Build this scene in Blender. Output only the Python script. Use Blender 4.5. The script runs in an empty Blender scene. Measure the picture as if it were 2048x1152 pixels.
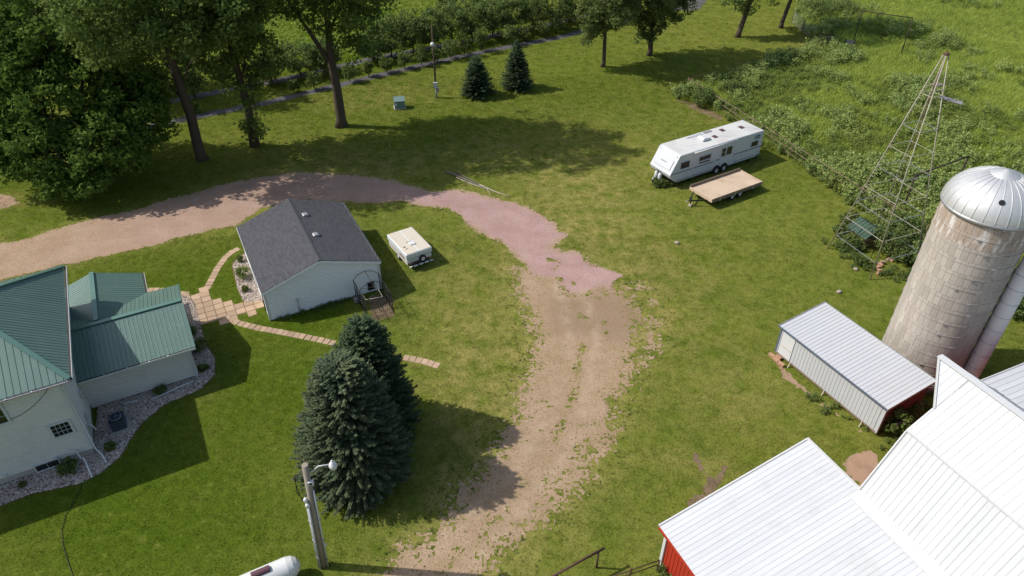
import bpy, bmesh, math, random
import numpy as np
from mathutils import Vector, Matrix

R = math.radians
random.seed(7)
RNG = np.random.default_rng(11)
sc = bpy.context.scene
COL = sc.collection

# ---------------------------------------------------------------- camera
FPX, TILT, CAMH = 1420.0, 37.1526, 30.0
cam_d = bpy.data.cameras.new('camera')
cam_d.sensor_width = 36.0
cam_d.lens = FPX / 2048.0 * 36.0
cam_d.clip_start = 0.5
cam_d.clip_end = 3000
cam = bpy.data.objects.new('camera', cam_d)
COL.objects.link(cam)
cam.location = (0, 0, CAMH)
cam.rotation_euler = (R(90 - TILT), 0, 0)
sc.camera = cam

# ---------------------------------------------------------------- sky, sun, exposure
SUN_EL = 46.5
SUN_BEAR = -4.0   # direction the shadows run, degrees from +X
w = bpy.data.worlds.new('World')
sc.world = w
w.use_nodes = True
wn = w.node_tree
bg = wn.nodes['Background']
sky = wn.nodes.new('ShaderNodeTexSky')
sky.sky_type = 'NISHITA'
sky.sun_disc = False
sky.sun_elevation = R(SUN_EL)
sky.sun_rotation = R(-90 - SUN_BEAR)
sky.air_density = 1.3
sky.dust_density = 2.2
wn.links.new(sky.outputs[0], bg.inputs[0])
bg.inputs[1].default_value = 0.10
sd = bpy.data.lights.new('sun', 'SUN')
sd.energy = 3.5
sd.angle = R(0.6)
sd.color = (1.0, 0.955, 0.885)
sun = bpy.data.objects.new('sun', sd)
COL.objects.link(sun)
sun.rotation_euler = (0, -R(90 - SUN_EL), R(SUN_BEAR))
sc.view_settings.view_transform = 'Standard'
sc.view_settings.look = 'None'
sc.view_settings.gamma = 1
sc.view_settings.exposure = 0.45
sc.view_settings.use_curve_mapping = False
sc.cycles.max_bounces = 6
sc.cycles.transparent_max_bounces = 6

# ---------------------------------------------------------------- survey helper: photo point -> real place at height z
_t = R(TILT)
def G(u, v, z=0.0):
    dx, dy = (u - 1024) / FPX, (576 - v) / FPX
    d = (dx, math.cos(_t) + dy * math.sin(_t), -math.sin(_t) + dy * math.cos(_t))
    s = (z - CAMH) / d[2]
    return Vector((d[0] * s, d[1] * s, z))
def G2(pts): return np.array([G(*q)[:2] for q in pts])

# ---------------------------------------------------------------- naming helpers
def tag(o, label=None, cat=None, group=None, kind=None):
    if label: o['label'] = label
    if cat: o['category'] = cat
    if group: o['group'] = group
    if kind: o['kind'] = kind
    return o
def empty(name, loc=(0, 0, 0), rz=0.0):
    o = bpy.data.objects.new(name, None)
    COL.objects.link(o)
    o.location = loc
    o.rotation_euler = (0, 0, rz)
    o.empty_display_size = 0.3
    return o
def link(name, me, mat=None, parent=None):
    o = bpy.data.objects.new(name, me)
    COL.objects.link(o)
    if mat is not None and not me.materials: me.materials.append(mat)
    if parent is not None: o.parent = parent
    return o
ORD = ['zeroth', 'first', 'second', 'third', 'fourth', 'fifth', 'sixth', 'seventh', 'eighth', 'ninth', 'tenth', 'eleventh', 'twelfth',
       'thirteenth', 'fourteenth', 'fifteenth', 'sixteenth', 'seventeenth', 'eighteenth', 'nineteenth', 'twentieth']

class MB:
    """collects shapes of one part; build() links them as one mesh object"""
    def __init__(s): s.v, s.f, s.sm = [], [], []
    def add(s, vs, fs, smooth=False):
        n = len(s.v)
        s.v += [tuple(q) for q in vs]
        s.f += [[n + i for i in q] for q in fs]
        s.sm += [smooth] * len(fs)
        return s
    def box(s, c, d, rz=0, rx=0, ry=0):
        m = Matrix.Translation(c) @ Matrix.Rotation(rz, 4, 'Z') @ Matrix.Rotation(ry, 4, 'Y') @ Matrix.Rotation(rx, 4, 'X')
        vs = [m @ Vector((x * d[0] / 2, y * d[1] / 2, z * d[2] / 2)) for z in (-1, 1) for y in (-1, 1) for x in (-1, 1)]
        return s.add(vs, [[0, 2, 3, 1], [4, 5, 7, 6], [0, 1, 5, 4], [2, 6, 7, 3], [0, 4, 6, 2], [1, 3, 7, 5]])
    def bb(s, x0, x1, y0, y1, z0, z1): return s.box(((x0 + x1) / 2, (y0 + y1) / 2, (z0 + z1) / 2), (abs(x1 - x0), abs(y1 - y0), abs(z1 - z0)))
    def beam(s, p0, p1, wd, ht, up=(0, 0, 1)):
        p0, p1 = Vector(p0), Vector(p1)
        d = (p1 - p0).normalized()
        u = Vector(up)
        if abs(d.dot(u)) > .98: u = Vector((1, 0, 0))
        r = d.cross(u).normalized()
        u = r.cross(d)
        vs = [p + r * a * wd / 2 + u * b * ht / 2 for p in (p0, p1) for a, b in ((-1, -1), (1, -1), (1, 1), (-1, 1))]
        return s.add(vs, [[0, 1, 2, 3], [7, 6, 5, 4], [0, 4, 5, 1], [1, 5, 6, 2], [2, 6, 7, 3], [3, 7, 4, 0]])
    def tube(s, pts, rs, n=8, caps=True, smooth=True):
        pts = [Vector(q) for q in pts]
        if not hasattr(rs, '__len__'): rs = [rs] * len(pts)
        rings, prev = [], None
        for i, q in enumerate(pts):
            d = (pts[min(i + 1, len(pts) - 1)] - pts[max(i - 1, 0)]).normalized()
            if prev is None:
                a = Vector((0, 0, 1)) if abs(d.z) < .9 else Vector((1, 0, 0))
                prev = d.cross(a).normalized()
            x = (prev - d * prev.dot(d)).normalized()
            y = d.cross(x)
            prev = x
            rings.append([q + (x * math.cos(2 * math.pi * k / n) + y * math.sin(2 * math.pi * k / n)) * rs[i] for k in range(n)])
        base = len(s.v)
        s.v += [tuple(q) for r in rings for q in r]
        for i in range(len(pts) - 1):
            for k in range(n):
                s.f.append([base + i * n + k, base + i * n + (k + 1) % n, base + (i + 1) * n + (k + 1) % n, base + (i + 1) * n + k])
                s.sm.append(smooth)
        if caps:
            s.f.append([base + k for k in range(n)][::-1]); s.sm.append(False)
            s.f.append([base + (len(pts) - 1) * n + k for k in range(n)]); s.sm.append(False)
        return s
    def lathe(s, prof, n=24, c=(0, 0, 0), smooth=True, a0=0.0, a1=2 * math.pi):
        full = abs(a1 - a0 - 2 * math.pi) < 1e-6
        m = n if full else n + 1
        base = len(s.v)
        for r, z in prof:
            for k in range(m):
                a = a0 + (a1 - a0) * k / n
                s.v.append((c[0] + r * math.cos(a), c[1] + r * math.sin(a), c[2] + z))
        for i in range(len(prof) - 1):
            for k in range(n):
                k2 = (k + 1) % m
                s.f.append([base + i * m + k, base + i * m + k2, base + (i + 1) * m + k2, base + (i + 1) * m + k])
                s.sm.append(smooth)
        return s
    def prism(s, poly, axis, t0, t1):
        """poly of 2-D points extruded along axis ('x','y','z') from t0 to t1"""
        def mk(q, t): return (t, q[0], q[1]) if axis == 'x' else ((q[0], t, q[1]) if axis == 'y' else (q[0], q[1], t))
        n = len(poly)
        vs = [mk(q, t0) for q in poly] + [mk(q, t1) for q in poly]
        fs = [list(range(n)), list(range(2 * n - 1, n - 1, -1))] + [[i, i + n, (i + 1) % n + n, (i + 1) % n] for i in range(n)]
        return s.add(vs, fs)
    def mesh(s, name, mat=None):
        me = bpy.data.meshes.new(name)
        me.from_pydata(s.v, [], s.f)
        me.polygons.foreach_set('use_smooth', s.sm)
        if mat is not None: me.materials.append(mat)
        b = bmesh.new(); b.from_mesh(me)
        bmesh.ops.recalc_face_normals(b, faces=b.faces)
        b.to_mesh(me); b.free()
        return me
    def build(s, name, mat, parent=None, bevel=0.0):
        o = link(name, s.mesh(name, mat), None, parent)
        if bevel > 0:
            m = o.modifiers.new('bevel', 'BEVEL'); m.width = bevel; m.segments = 2; m.limit_method = 'ANGLE'; m.angle_limit = R(40)
        return o

def quad_mesh(name, V, mat, tint=None, smooth=False, k=4):
    """V: (N,k,3) faces -> mesh, fast; tint: (N,) face attribute"""
    N = len(V)
    me = bpy.data.meshes.new(name)
    me.vertices.add(N * k)
    me.vertices.foreach_set('co', np.ascontiguousarray(V, dtype=np.float32).ravel())
    me.loops.add(N * k)
    me.loops.foreach_set('vertex_index', np.arange(N * k, dtype=np.int32))
    me.polygons.add(N)
    me.polygons.foreach_set('loop_start', np.arange(0, N * k, k, dtype=np.int32))
    me.polygons.foreach_set('loop_total', np.full(N, k, dtype=np.int32))
    if tint is not None:
        a = me.attributes.new('tint', 'FLOAT', 'FACE')
        a.data.foreach_set('value', np.asarray(tint, dtype=np.float32))
    me.update(calc_edges=True)
    if mat: me.materials.append(mat)
    return me

# ---------------------------------------------------------------- numpy noise
def vnoise(x, y, seed=0):
    xi, yi = np.floor(x).astype(np.int64), np.floor(y).astype(np.int64)
    xf, yf = x - xi, y - yi
    xf, yf = xf * xf * (3 - 2 * xf), yf * yf * (3 - 2 * yf)
    def h(a, b):
        n = (a * 374761393 + b * 668265263 + seed * 974634777) & 0x7fffffff
        n = ((n ^ (n >> 13)) * 1274126177) & 0x7fffffff
        return ((n ^ (n >> 16)) & 0xffff) / 65535.0
    return (h(xi, yi) * (1 - xf) + h(xi + 1, yi) * xf) * (1 - yf) + (h(xi, yi + 1) * (1 - xf) + h(xi + 1, yi + 1) * xf) * yf
def fbm(x, y, sc_, octv=4, seed=0, gain=.55):
    s, a, t = 0, 1.0, 0
    for i in range(octv):
        s = s + a * vnoise(x / sc_ * 2 ** i + 17.3 * i, y / sc_ * 2 ** i + 9.1 * i, seed + i); t += a; a *= gain
    return s / t
def sdf(px, py, poly):
    """signed distance to polygon (inside positive)"""
    d = np.full(px.shape, 1e9); ins = np.zeros(px.shape, bool)
    n = len(poly)
    for i in range(n):
        ax, ay = poly[i]; bx, by = poly[(i + 1) % n]
        ex, ey = bx - ax, by - ay
        t = np.clip(((px - ax) * ex + (py - ay) * ey) / (ex * ex + ey * ey + 1e-12), 0, 1)
        d = np.minimum(d, np.hypot(px - ax - t * ex, py - ay - t * ey))
        c = ((ay > py) != (by > py)) & (px < (bx - ax) * (py - ay) / (by - ay + 1e-12) + ax)
        ins ^= c
    return np.where(ins, d, -d)
def sstep(a, b, x):
    t = np.clip((x - a) / (b - a), 0, 1)
    return t * t * (3 - 2 * t)

# ---------------------------------------------------------------- materials
class NT:
    def __init__(s, name):
        s.m = bpy.data.materials.new(name); s.m.use_nodes = True
        s.t = s.m.node_tree; s.n = s.t.nodes
        s.b = s.n['Principled BSDF']; s.out = s.n['Material Output']
    def node(s, typ, **kw):
        n = s.n.new(typ)
        for k, v in kw.items(): setattr(n, k, v)
        return n
    def L(s, a, b): s.t.links.new(a, b)
    def pos(s, scale=(1, 1, 1), obj=False):
        if obj: o = s.node('ShaderNodeTexCoord').outputs['Object']
        else: o = s.node('ShaderNodeNewGeometry').outputs['Position']
        m = s.node('ShaderNodeMapping'); m.inputs['Scale'].default_value = scale
        s.L(o, m.inputs[0]); return m.outputs[0]
    def noise(s, vec, scale, detail=3, rough=.55, out='Fac'):
        n = s.node('ShaderNodeTexNoise'); n.inputs['Scale'].default_value = scale
        n.inputs['Detail'].default_value = detail; n.inputs['Roughness'].default_value = rough
        s.L(vec, n.inputs['Vector']); return n.outputs[out]
    def ramp(s, fac, stops):
        r = s.node('ShaderNodeValToRGB'); e = r.color_ramp.elements
        while len(e) < len(stops): e.new(.5)
        for i, (p, c) in enumerate(stops):
            e[i].position = p; e[i].color = (*c, 1) if hasattr(c, '__len__') else (c, c, c, 1)
        s.L(fac, r.inputs[0]); return r.outputs[0]
    def mix(s, fac, a, b, typ='MIX'):
        n = s.node('ShaderNodeMix', data_type='RGBA', blend_type=typ)
        for sock, v in ((n.inputs[0], fac), (n.inputs[6], a), (n.inputs[7], b)):
            if hasattr(v, 'is_linked'): s.L(v, sock)
            elif hasattr(v, '__len__'): sock.default_value = (*v, 1)
            else: sock.default_value = v
        return n.outputs[2]
    def math(s, op, a, b=None):
        n = s.node('ShaderNodeMath', operation=op)
        for i, v in enumerate((a, b)):
            if v is None: continue
            if hasattr(v, 'is_linked'): s.L(v, n.inputs[i])
            else: n.inputs[i].default_value = v
        return n.outputs[0]
    def attr(s, name):
        n = s.node('ShaderNodeAttribute'); n.attribute_name = name; return n.outputs['Fac']
    def bump(s, h, strength=.3, dist=.02):
        n = s.node('ShaderNodeBump'); n.inputs['Strength'].default_value = strength; n.inputs['Distance'].default_value = dist
        s.L(h, n.inputs['Height']); s.L(n.outputs[0], s.b.inputs['Normal'])
    def fin(s, col=None, rough=.8, metal=0.0, spec=.3):
        if col is not None:
            if hasattr(col, 'is_linked'): s.L(col, s.b.inputs['Base Color'])
            else: s.b.inputs['Base Color'].default_value = (*col, 1)
        if hasattr(rough, 'is_linked'): s.L(rough, s.b.inputs['Roughness'])
        else: s.b.inputs['Roughness'].default_value = rough
        s.b.inputs['Metallic'].default_value = metal
        s.b.inputs['Specular IOR Level'].default_value = spec
        return s.m

def simple(name, c, rough=.6, metal=0.0, spec=.35, var=.18, sc1=1.5, sc2=14, dirt=None, stretch=(1, 1, 1), rnd=0.0, bump=0.0):
    t = NT(name)
    p = t.pos(stretch)
    n1 = t.noise(p, sc1, 4); n2 = t.noise(p, sc2, 3)
    lo = tuple(q * (1 - var) for q in c); hi = tuple(min(1, q * (1 + var)) for q in c)
    col = t.mix(n1, lo, hi)
    col = t.mix(t.ramp(n2, [(.3, 0.0), (.75, .35)]), col, lo)
    if dirt is not None:
        d = t.noise(t.pos(stretch), .9, 5, .65)
        col = t.mix(t.ramp(d, [(.52, 0.0), (.72, dirt[1])]), col, dirt[0])
    if rnd > 0:
        oi = t.node('ShaderNodeObjectInfo')
        mr = t.node('ShaderNodeMapRange'); mr.inputs[3].default_value = 1 - rnd; mr.inputs[4].default_value = 1 + rnd
        t.L(oi.outputs['Random'], mr.inputs[0])
        hs = t.node('ShaderNodeHueSaturation'); t.L(mr.outputs[0], hs.inputs['Value']); t.L(col, hs.inputs['Color']); col = hs.outputs[0]
    if bump > 0: t.bump(n2, bump, .01)
    return t.fin(col, rough, metal, spec)

def ground_mat(name='lawn_grass', blades=False):
    """one turf colour recipe shared by the soil sheet and the grass blades on it"""
    t = NT(name)
    p = t.pos()
    big = t.noise(p, .045, 4, .6); mid = t.noise(p, .35, 4, .6); fine = t.noise(p, 2.3, 4, .65); grain = t.noise(p, 8.5, 4, .75)
    if blades:
        oi = t.node('ShaderNodeAttribute'); oi.attribute_type = 'INSTANCER'; oi.attribute_name = 'dry'; dry = oi.outputs['Fac']
        oi = t.node('ShaderNodeAttribute'); oi.attribute_type = 'INSTANCER'; oi.attribute_name = 'lush'; lush = oi.outputs['Fac']
    else: dry, lush = t.attr('dry'), t.attr('lush')
    base = t.mix(t.ramp(mid, [(.32, 0.0), (.68, 1.0)]), (.074, .116, .011), (.130, .164, .022))
    base = t.mix(t.ramp(big, [(.35, 0.0), (.65, .55)]), base, (.170, .182, .034))
    wv = t.node('ShaderNodeTexWave'); wv.inputs['Scale'].default_value = .16; wv.inputs['Distortion'].default_value = 5.0; wv.inputs['Detail'].default_value = 2.0; wv.inputs['Detail Scale'].default_value = .25
    mp = t.node('ShaderNodeMapping'); mp.inputs['Rotation'].default_value = (0, 0, R(-62)); t.L(p, mp.inputs[0]); t.L(mp.outputs[0], wv.inputs['Vector'])
    base = t.mix(t.ramp(wv.outputs['Fac'], [(.35, 0.0), (.65, .22)]), base, (.175, .20, .036))
    d2 = t.math('MULTIPLY', dry, t.ramp(t.noise(p, .75, 6, .7), [(.36, .05), (.60, 1.0)]))
    clo = t.noise(p, .55, 5, .7)
    base = t.mix(t.ramp(clo, [(.55, 0.0), (.66, .7)]), base, (.060, .100, .012))
    base = t.mix(t.math('MULTIPLY', d2, .85), base, (.30, .255, .085))
    base = t.mix(t.math('MULTIPLY', lush, .85), base, (.058, .098, .006))
    base = t.mix(t.ramp(fine, [(.34, .42), (.5, 0.0)]), base, (.050, .078, .008))
    base = t.mix(t.ramp(fine, [(.56, 0.0), (.74, .5)]), base, (.215, .230, .050))
    base = t.mix(t.ramp(grain, [(.34, .55), (.52, 0.0)]), base, (.030, .046, .005))
    base = t.mix(t.ramp(grain, [(.60, 0.0), (.78, .3)]), base, (.24, .255, .060))
    if blades:
        tn = t.attr('tint')
        mr = t.node('ShaderNodeMapRange'); mr.inputs[3].default_value = .9; mr.inputs[4].default_value = 2.1
        t.L(tn, mr.inputs[0])
        oi = t.node('ShaderNodeAttribute'); oi.attribute_type = 'INSTANCER'; oi.attribute_name = 'shade'
        vv = t.math('MULTIPLY', mr.outputs[0], oi.outputs['Fac'])
        hs = t.node('ShaderNodeHueSaturation'); t.L(vv, hs.inputs['Value']); t.L(base, hs.inputs['Color'])
        return leafy(t, hs.outputs[0], .3, .9, 0.0)
    h = t.math('ADD', t.math('MULTIPLY', fine, .6), grain)
    t.bump(h, .7, .06)
    return t.fin(base, .95, 0, 0.0)
def leafy(t, col, trans=.3, rough=.75, spec=.08):
    tr = t.node('ShaderNodeBsdfTranslucent'); t.L(col, tr.inputs[0])
    t.fin(col, rough, 0, spec)
    mx = t.node('ShaderNodeMixShader'); mx.inputs[0].default_value = trans
    t.L(t.b.outputs[0], mx.inputs[1]); t.L(tr.outputs[0], mx.inputs[2]); t.L(mx.outputs[0], t.out.inputs[0])
    return t.m
def leaf_mat(name, dark, light, yel=None, trans=.3, pscale=.35, rnd=0.0):
    t = NT(name)
    f = t.attr('tint')
    col = t.mix(f, dark, light)
    n = t.noise(t.pos(), pscale, 3)
    col = t.mix(t.ramp(n, [(.4, 0.0), (.7, .6)]), col, yel or light)
    return leafy(t, col, trans)

M = {}
M['lawn'] = ground_mat()
M['blades'] = ground_mat('grass_blades', True)
M['white_roof'] = simple('white_steel_roofing', (.51, .525, .545), .5, .0, .35, .06, .6, 7, ((.43, .42, .40), .40), rnd=.05)
M['white_flash'] = simple('white_flashing', (.53, .54, .545), .5, 0, .4, .03, 1, 6)
M['shed_steel'] = simple('white_shed_steel', (.47, .485, .51), .45, .05, .4, .06, .8, 9, ((.5, .48, .45), .35), rnd=.03)
M['green_roof'] = simple('green_steel_roofing', (.108, .180, .152), .34, .08, .6, .07, .7, 10, ((.16, .225, .20), .4), rnd=.04)
M['green_trim'] = simple('green_roof_trim', (.10, .195, .16), .3, .12, .6, .05)
M['dark_gutter'] = simple('dark_gutter', (.035, .03, .03), .6)
M['siding'] = simple('pale_grey_siding', (.62, .61, .57), .55, 0, .3, .05, .5, 12, ((.42, .40, .34), .3))
M['siding_white'] = simple('white_vinyl_siding', (.76, .785, .78), .5, 0, .35, .03, .5, 12)
M['trim'] = simple('white_trim', (.56, .575, .58), .5, 0, .35, .05)
M['concrete'] = simple('pale_concrete', (.42, .40, .36), .9, 0, .2, .15, 1.2, 18, ((.3, .28, .24), .4))
M['glass'] = simple('dark_window_glass', (.012, .015, .018), .06, 0, .9, .2)
M['rv_glass'] = simple('tinted_window_glass', (.022, .021, .022), .12, 0, .7, .2)
M['red'] = simple('red_barn_steel', (.36, .030, .016), .5, 0, .4, .08, .8, 8, ((.22, .03, .02), .4))
M['dull_red'] = simple('faded_red_steel', (.17, .07, .062), .65, 0, .3, .12, .8, 8)
M['stave'] = None
M['black'] = simple('black_plastic', (.015, .015, .016), .5)
M['rubber'] = simple('tyre_rubber', (.02, .02, .02), .85)
M['steel'] = simple('grey_galvanised_steel', (.40, .41, .42), .45, .6, .5, .15)
M['hoop'] = simple('weathered_hoop_steel', (.33, .30, .27), .6, .2, .3, .25)
M['rust'] = simple('rusty_pipe', (.10, .055, .038), .85, .1, .3, .3, 3, 30)
M['pipe_tan'] = simple('tan_rusty_pipe', (.20, .135, .095), .8, .1, .3, .3, 3, 30)  # lighter tan rust colour of the fence pipes along the meadow
M['dark_rust'] = simple('dark_rusted_pipe', (.045, .032, .026), .85, .1, .3, .3, 3, 30)
M['tower'] = simple('weathered_tower_steel', (.36, .325, .25), .7, .1, .3, .3, 1.2, 12, ((.40, .40, .38), .8))
M['rv'] = simple('white_trailer_skin', (.53, .55, .58), .4, 0, .5, .03, .6, 8, ((.62, .63, .64), .3))
M['rv_roof'] = None
M['rv_strip'] = simple('slate_blue_stripe', (.10, .125, .18), .45)
M['popup'] = simple('cream_camper_skin', (.56, .50, .42), .5, 0, .3, .07, 1.2, 9, ((.52, .46, .38), .5))
M['popup_side'] = simple('pale_camper_back', (.60, .64, .64), .45, 0, .4, .06, 1.2, 9)
M['ply'] = simple('weathered_plywood', (.50, .385, .285), .85, 0, .2, .12, 1.1, 14, ((.34, .23, .15), .6), rnd=.05)
M['board'] = simple('grey_brown_board', (.23, .175, .135), .85, 0, .2, .2, 2, 20)
M['paver'] = simple('tan_concrete_paver', (.40, .285, .195), .9, 0, .2, .12, 1.5, 25, ((.24, .18, .12), .6), rnd=.16)
M['pole_wood'] = simple('weathered_pole_wood', (.29, .25, .205), .9, 0, .2, .25, 2, 20, None, (6, 6, .6), bump=.4)
M['conduit'] = simple('grey_conduit', (.50, .51, .52), .5, .1, .4, .08)
M['lamp_white'] = simple('white_lamp_metal', (.60, .61, .62), .4)
M['tank'] = simple('white_tank_paint', (.60, .61, .60), .35, 0, .5, .04, .8, 7, ((.55, .52, .46), .3))
M['tank_lid'] = simple('maroon_lid', (.10, .045, .055), .5)
M['transformer'] = simple('grey_green_cabinet', (.125, .185, .175), .5, 0, .4, .06)
M['mulch'] = simple('grey_weed_fabric', (.105, .100, .105), .95, 0, .1, .3, .7, 9, ((.07, .055, .04), .7))
M['dirt'] = simple('bare_dirt', (.33, .225, .155), .95, 0, .1, .22, .8, 7, ((.20, .14, .09), .7), bump=.5)
M['bark'] = simple('brown_bark', (.085, .066, .050), .95, 0, .1, .35, 2, 16, None, (4, 4, .7), bump=.6)
M['pale_wood'] = simple('bleached_dead_wood', (.44, .38, .31), .9, 0, .2, .25, 3, 20)
M['grey_wood'] = simple('grey_dead_wood', (.17, .145, .12), .9, 0, .2, .3, 3, 20)
M['brick'] = simple('tan_brick', (.40, .235, .15), .9, 0, .2, .2, 3, 20, rnd=.12)
M['soil'] = simple('dark_soil', (.19, .135, .09), .95, 0, .1, .3, .8, 7, ((.10, .075, .05), .7), bump=.5)
M['rock'] = simple('river_stone', (.36, .30, .26), .85, 0, .2, .3, 6, 9)
M['pump_roof'] = simple('mossy_green_roofing', (.060, .098, .072), .85, 0, .1, .35, 2, 12, ((.06, .07, .04), .8))
M['sheet'] = simple('grey_weathered_sheet', (.25, .235, .245), .8, .1, .3, .2, 1, 8)
M['cable'] = simple('black_cable', (.02, .02, .02), .6)
M['maple_leaf'] = leaf_mat('maple_leaves', (.040, .080, .016), (.125, .205, .036), (.15, .21, .042), .4)
M['cotton_leaf'] = leaf_mat('cottonwood_leaves', (.058, .092, .024), (.18, .25, .062), (.20, .26, .066), .45)
M['ash_leaf'] = leaf_mat('ash_leaves', (.055, .088, .028), (.18, .235, .075), (.22, .25, .08), .45)
M['row_leaf'] = leaf_mat('row_shrub_leaves', (.056, .092, .028), (.19, .255, .075), (.22, .26, .08), .4)
M['shrub_leaf'] = leaf_mat('shrub_leaves', (.040, .070, .018), (.145, .195, .050), (.165, .19, .05), .3)
M['weed_leaf'] = leaf_mat('weed_leaves', (.13, .19, .050), (.36, .44, .155), (.36, .42, .12), .45, .2)
M['meadow_leaf'] = leaf_mat('meadow_grass_blades', (.22, .30, .050), (.46, .54, .115), (.44, .52, .12), .5, .06)
M['spruce'] = leaf_mat('blue_spruce_needles', (.028, .048, .026), (.130, .170, .098), (.155, .17, .078), .15, .8)
M['spruce_d'] = leaf_mat('dark_spruce_needles', (.026, .050, .026), (.090, .135, .068), (.105, .135, .062), .15, .8)
M['mid_weed'] = leaf_mat('tangled_weed_leaves', (.085, .135, .030), (.26, .34, .085), (.30, .34, .085), .45, .2)
M['dry_grass'] = leaf_mat('dry_weeds', (.10, .085, .05), (.22, .18, .10), None, .2)

def mk_special():
    t = NT('concrete_stave')
    p = t.pos((1, 1, .25))
    n = t.noise(p, 1.6, 5, .6); g = t.noise(t.pos(), 22, 3)
    col = t.mix(t.ramp(n, [(.3, 0.0), (.7, 1.0)]), (.36, .325, .285), (.45, .415, .37))
    col = t.mix(t.ramp(g, [(.35, .4), (.55, 0.0)]), col, (.27, .225, .19))
    oi = t.node('ShaderNodeObjectInfo')
    hs = t.node('ShaderNodeHueSaturation'); mr = t.node('ShaderNodeMapRange'); mr.inputs[3].default_value = .88; mr.inputs[4].default_value = 1.10
    t.L(oi.outputs['Random'], mr.inputs[0]); t.L(mr.outputs[0], hs.inputs['Value']); t.L(col, hs.inputs['Color'])
    M['stave'] = t.fin(hs.outputs[0], .9, 0, .2)
    t = NT('limed_concrete_stave')
    p = t.pos((1, 1, .3)); n = t.noise(p, 2.6, 4, .6)
    col = t.mix(t.ramp(t.noise(t.pos(), 1.6, 5), [(.3, 0.0), (.7, 1.0)]), (.30, .235, .185), (.40, .335, .285))
    col = t.mix(t.ramp(n, [(.50, 0.0), (.62, .9)]), col, (.60, .575, .55))
    M['stave_lime'] = t.fin(col, .9, 0, .2)
    t = NT('white_rubber_roof')
    n = t.noise(t.pos((.5, 1.6, 1)), .8, 6, .7)
    col = t.mix(t.ramp(t.noise(t.pos(), .35, 2), [(.5, 0.0), (.62, 1.0)]), (.54, .535, .52), (.48, .47, .45))
    col = t.mix(t.ramp(n, [(.56, 0.0), (.64, .75)]), col, (.34, .35, .40))
    M['rv_roof'] = t.fin(col, .6, 0, .3)
    t = NT('dark_asphalt_shingle')
    tc = t.node('ShaderNodeTexCoord')
    br = t.node('ShaderNodeTexBrick'); t.L(tc.outputs['UV'], br.inputs[0])
    br.inputs['Scale'].default_value = 1; br.inputs['Brick Width'].default_value = .32; br.inputs['Row Height'].default_value = .145
    br.inputs['Mortar Size'].default_value = .006; br.inputs['Mortar Smooth'].default_value = .3
    br.inputs['Color1'].default_value = (.060, .062, .070, 1); br.inputs['Color2'].default_value = (.085, .087, .097, 1); br.inputs['Mortar'].default_value = (.028, .028, .032, 1)
    g = t.noise(t.pos(), 26, 2); b = t.noise(t.pos(), .9, 4)
    col = t.mix(t.ramp(g, [(.3, .5), (.6, 0.0)]), br.outputs[0], (.035, .035, .04))
    col = t.mix(t.ramp(b, [(.4, 0.0), (.7, .2)]), col, (.095, .097, .105))
    t.bump(br.outputs['Fac'], -.5, .012)
    M['shingle'] = t.fin(col, .92, 0, .2)
    t = NT('gravel')
    p = t.pos()
    pk = t.attr('pink')
    n1 = t.noise(p, .5, 5, .6); n2 = t.noise(p, 6, 4, .7); n3 = t.noise(p, 28, 3, .8)
    tan = t.mix(t.ramp(n1, [(.35, 0.0), (.65, 1.0)]), (.385, .262, .168), (.455, .325, .222))
    pnk = t.mix(t.ramp(n1, [(.35, 0.0), (.65, 1.0)]), (.345, .215, .200), (.415, .272, .256))
    col = t.mix(pk, tan, pnk)
    col = t.mix(t.ramp(n2, [(.36, .5), (.52, 0.0)]), col, (.23, .155, .105))
    spk = t.math('MULTIPLY', t.ramp(n3, [(.40, .9), (.52, 0.0)]), t.ramp(pk, [(0.0, 1.0), (1.0, .22)]))
    col = t.mix(spk, col, (.135, .105, .050))
    col = t.mix(t.ramp(n3, [(.60, 0.0), (.72, .5)]), col, (.48, .37, .29))
    col = t.mix(t.math('MULTIPLY', t.math('MULTIPLY', t.attr('brown'), .6), t.math('SUBTRACT', 1.0, pk)), col, (.215, .145, .095))
    tk_ = t.math('MULTIPLY', t.attr('track'), t.ramp(pk, [(0.0, .55), (1.0, .0)]))
    tk_ = t.math('MULTIPLY', tk_, t.ramp(t.noise(p, .8, 5, .7), [(.40, 0.0), (.62, 1.0)]))
    off = t.math('MULTIPLY', t.math('SUBTRACT', 1.0, pk), t.ramp(t.noise(p, 1.1, 5, .65), [(.46, 0.0), (.66, .42)]))
    col = t.mix(off, col, (.225, .175, .088))
    col = t.mix(tk_, col, (.42, .315, .225))
    h = t.math('ADD', n2, n3); t.bump(h, .6, .03)
    M['gravel'] = t.fin(col, .95, 0, .15)
    t = NT('brushed_dome_steel')
    n = t.noise(t.pos((1, 1, 3)), 3, 4)
    col = t.mix(n, (.50, .51, .52), (.60, .605, .61))
    M['dome'] = t.fin(col, .5, .5, .5)
mk_special()

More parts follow.
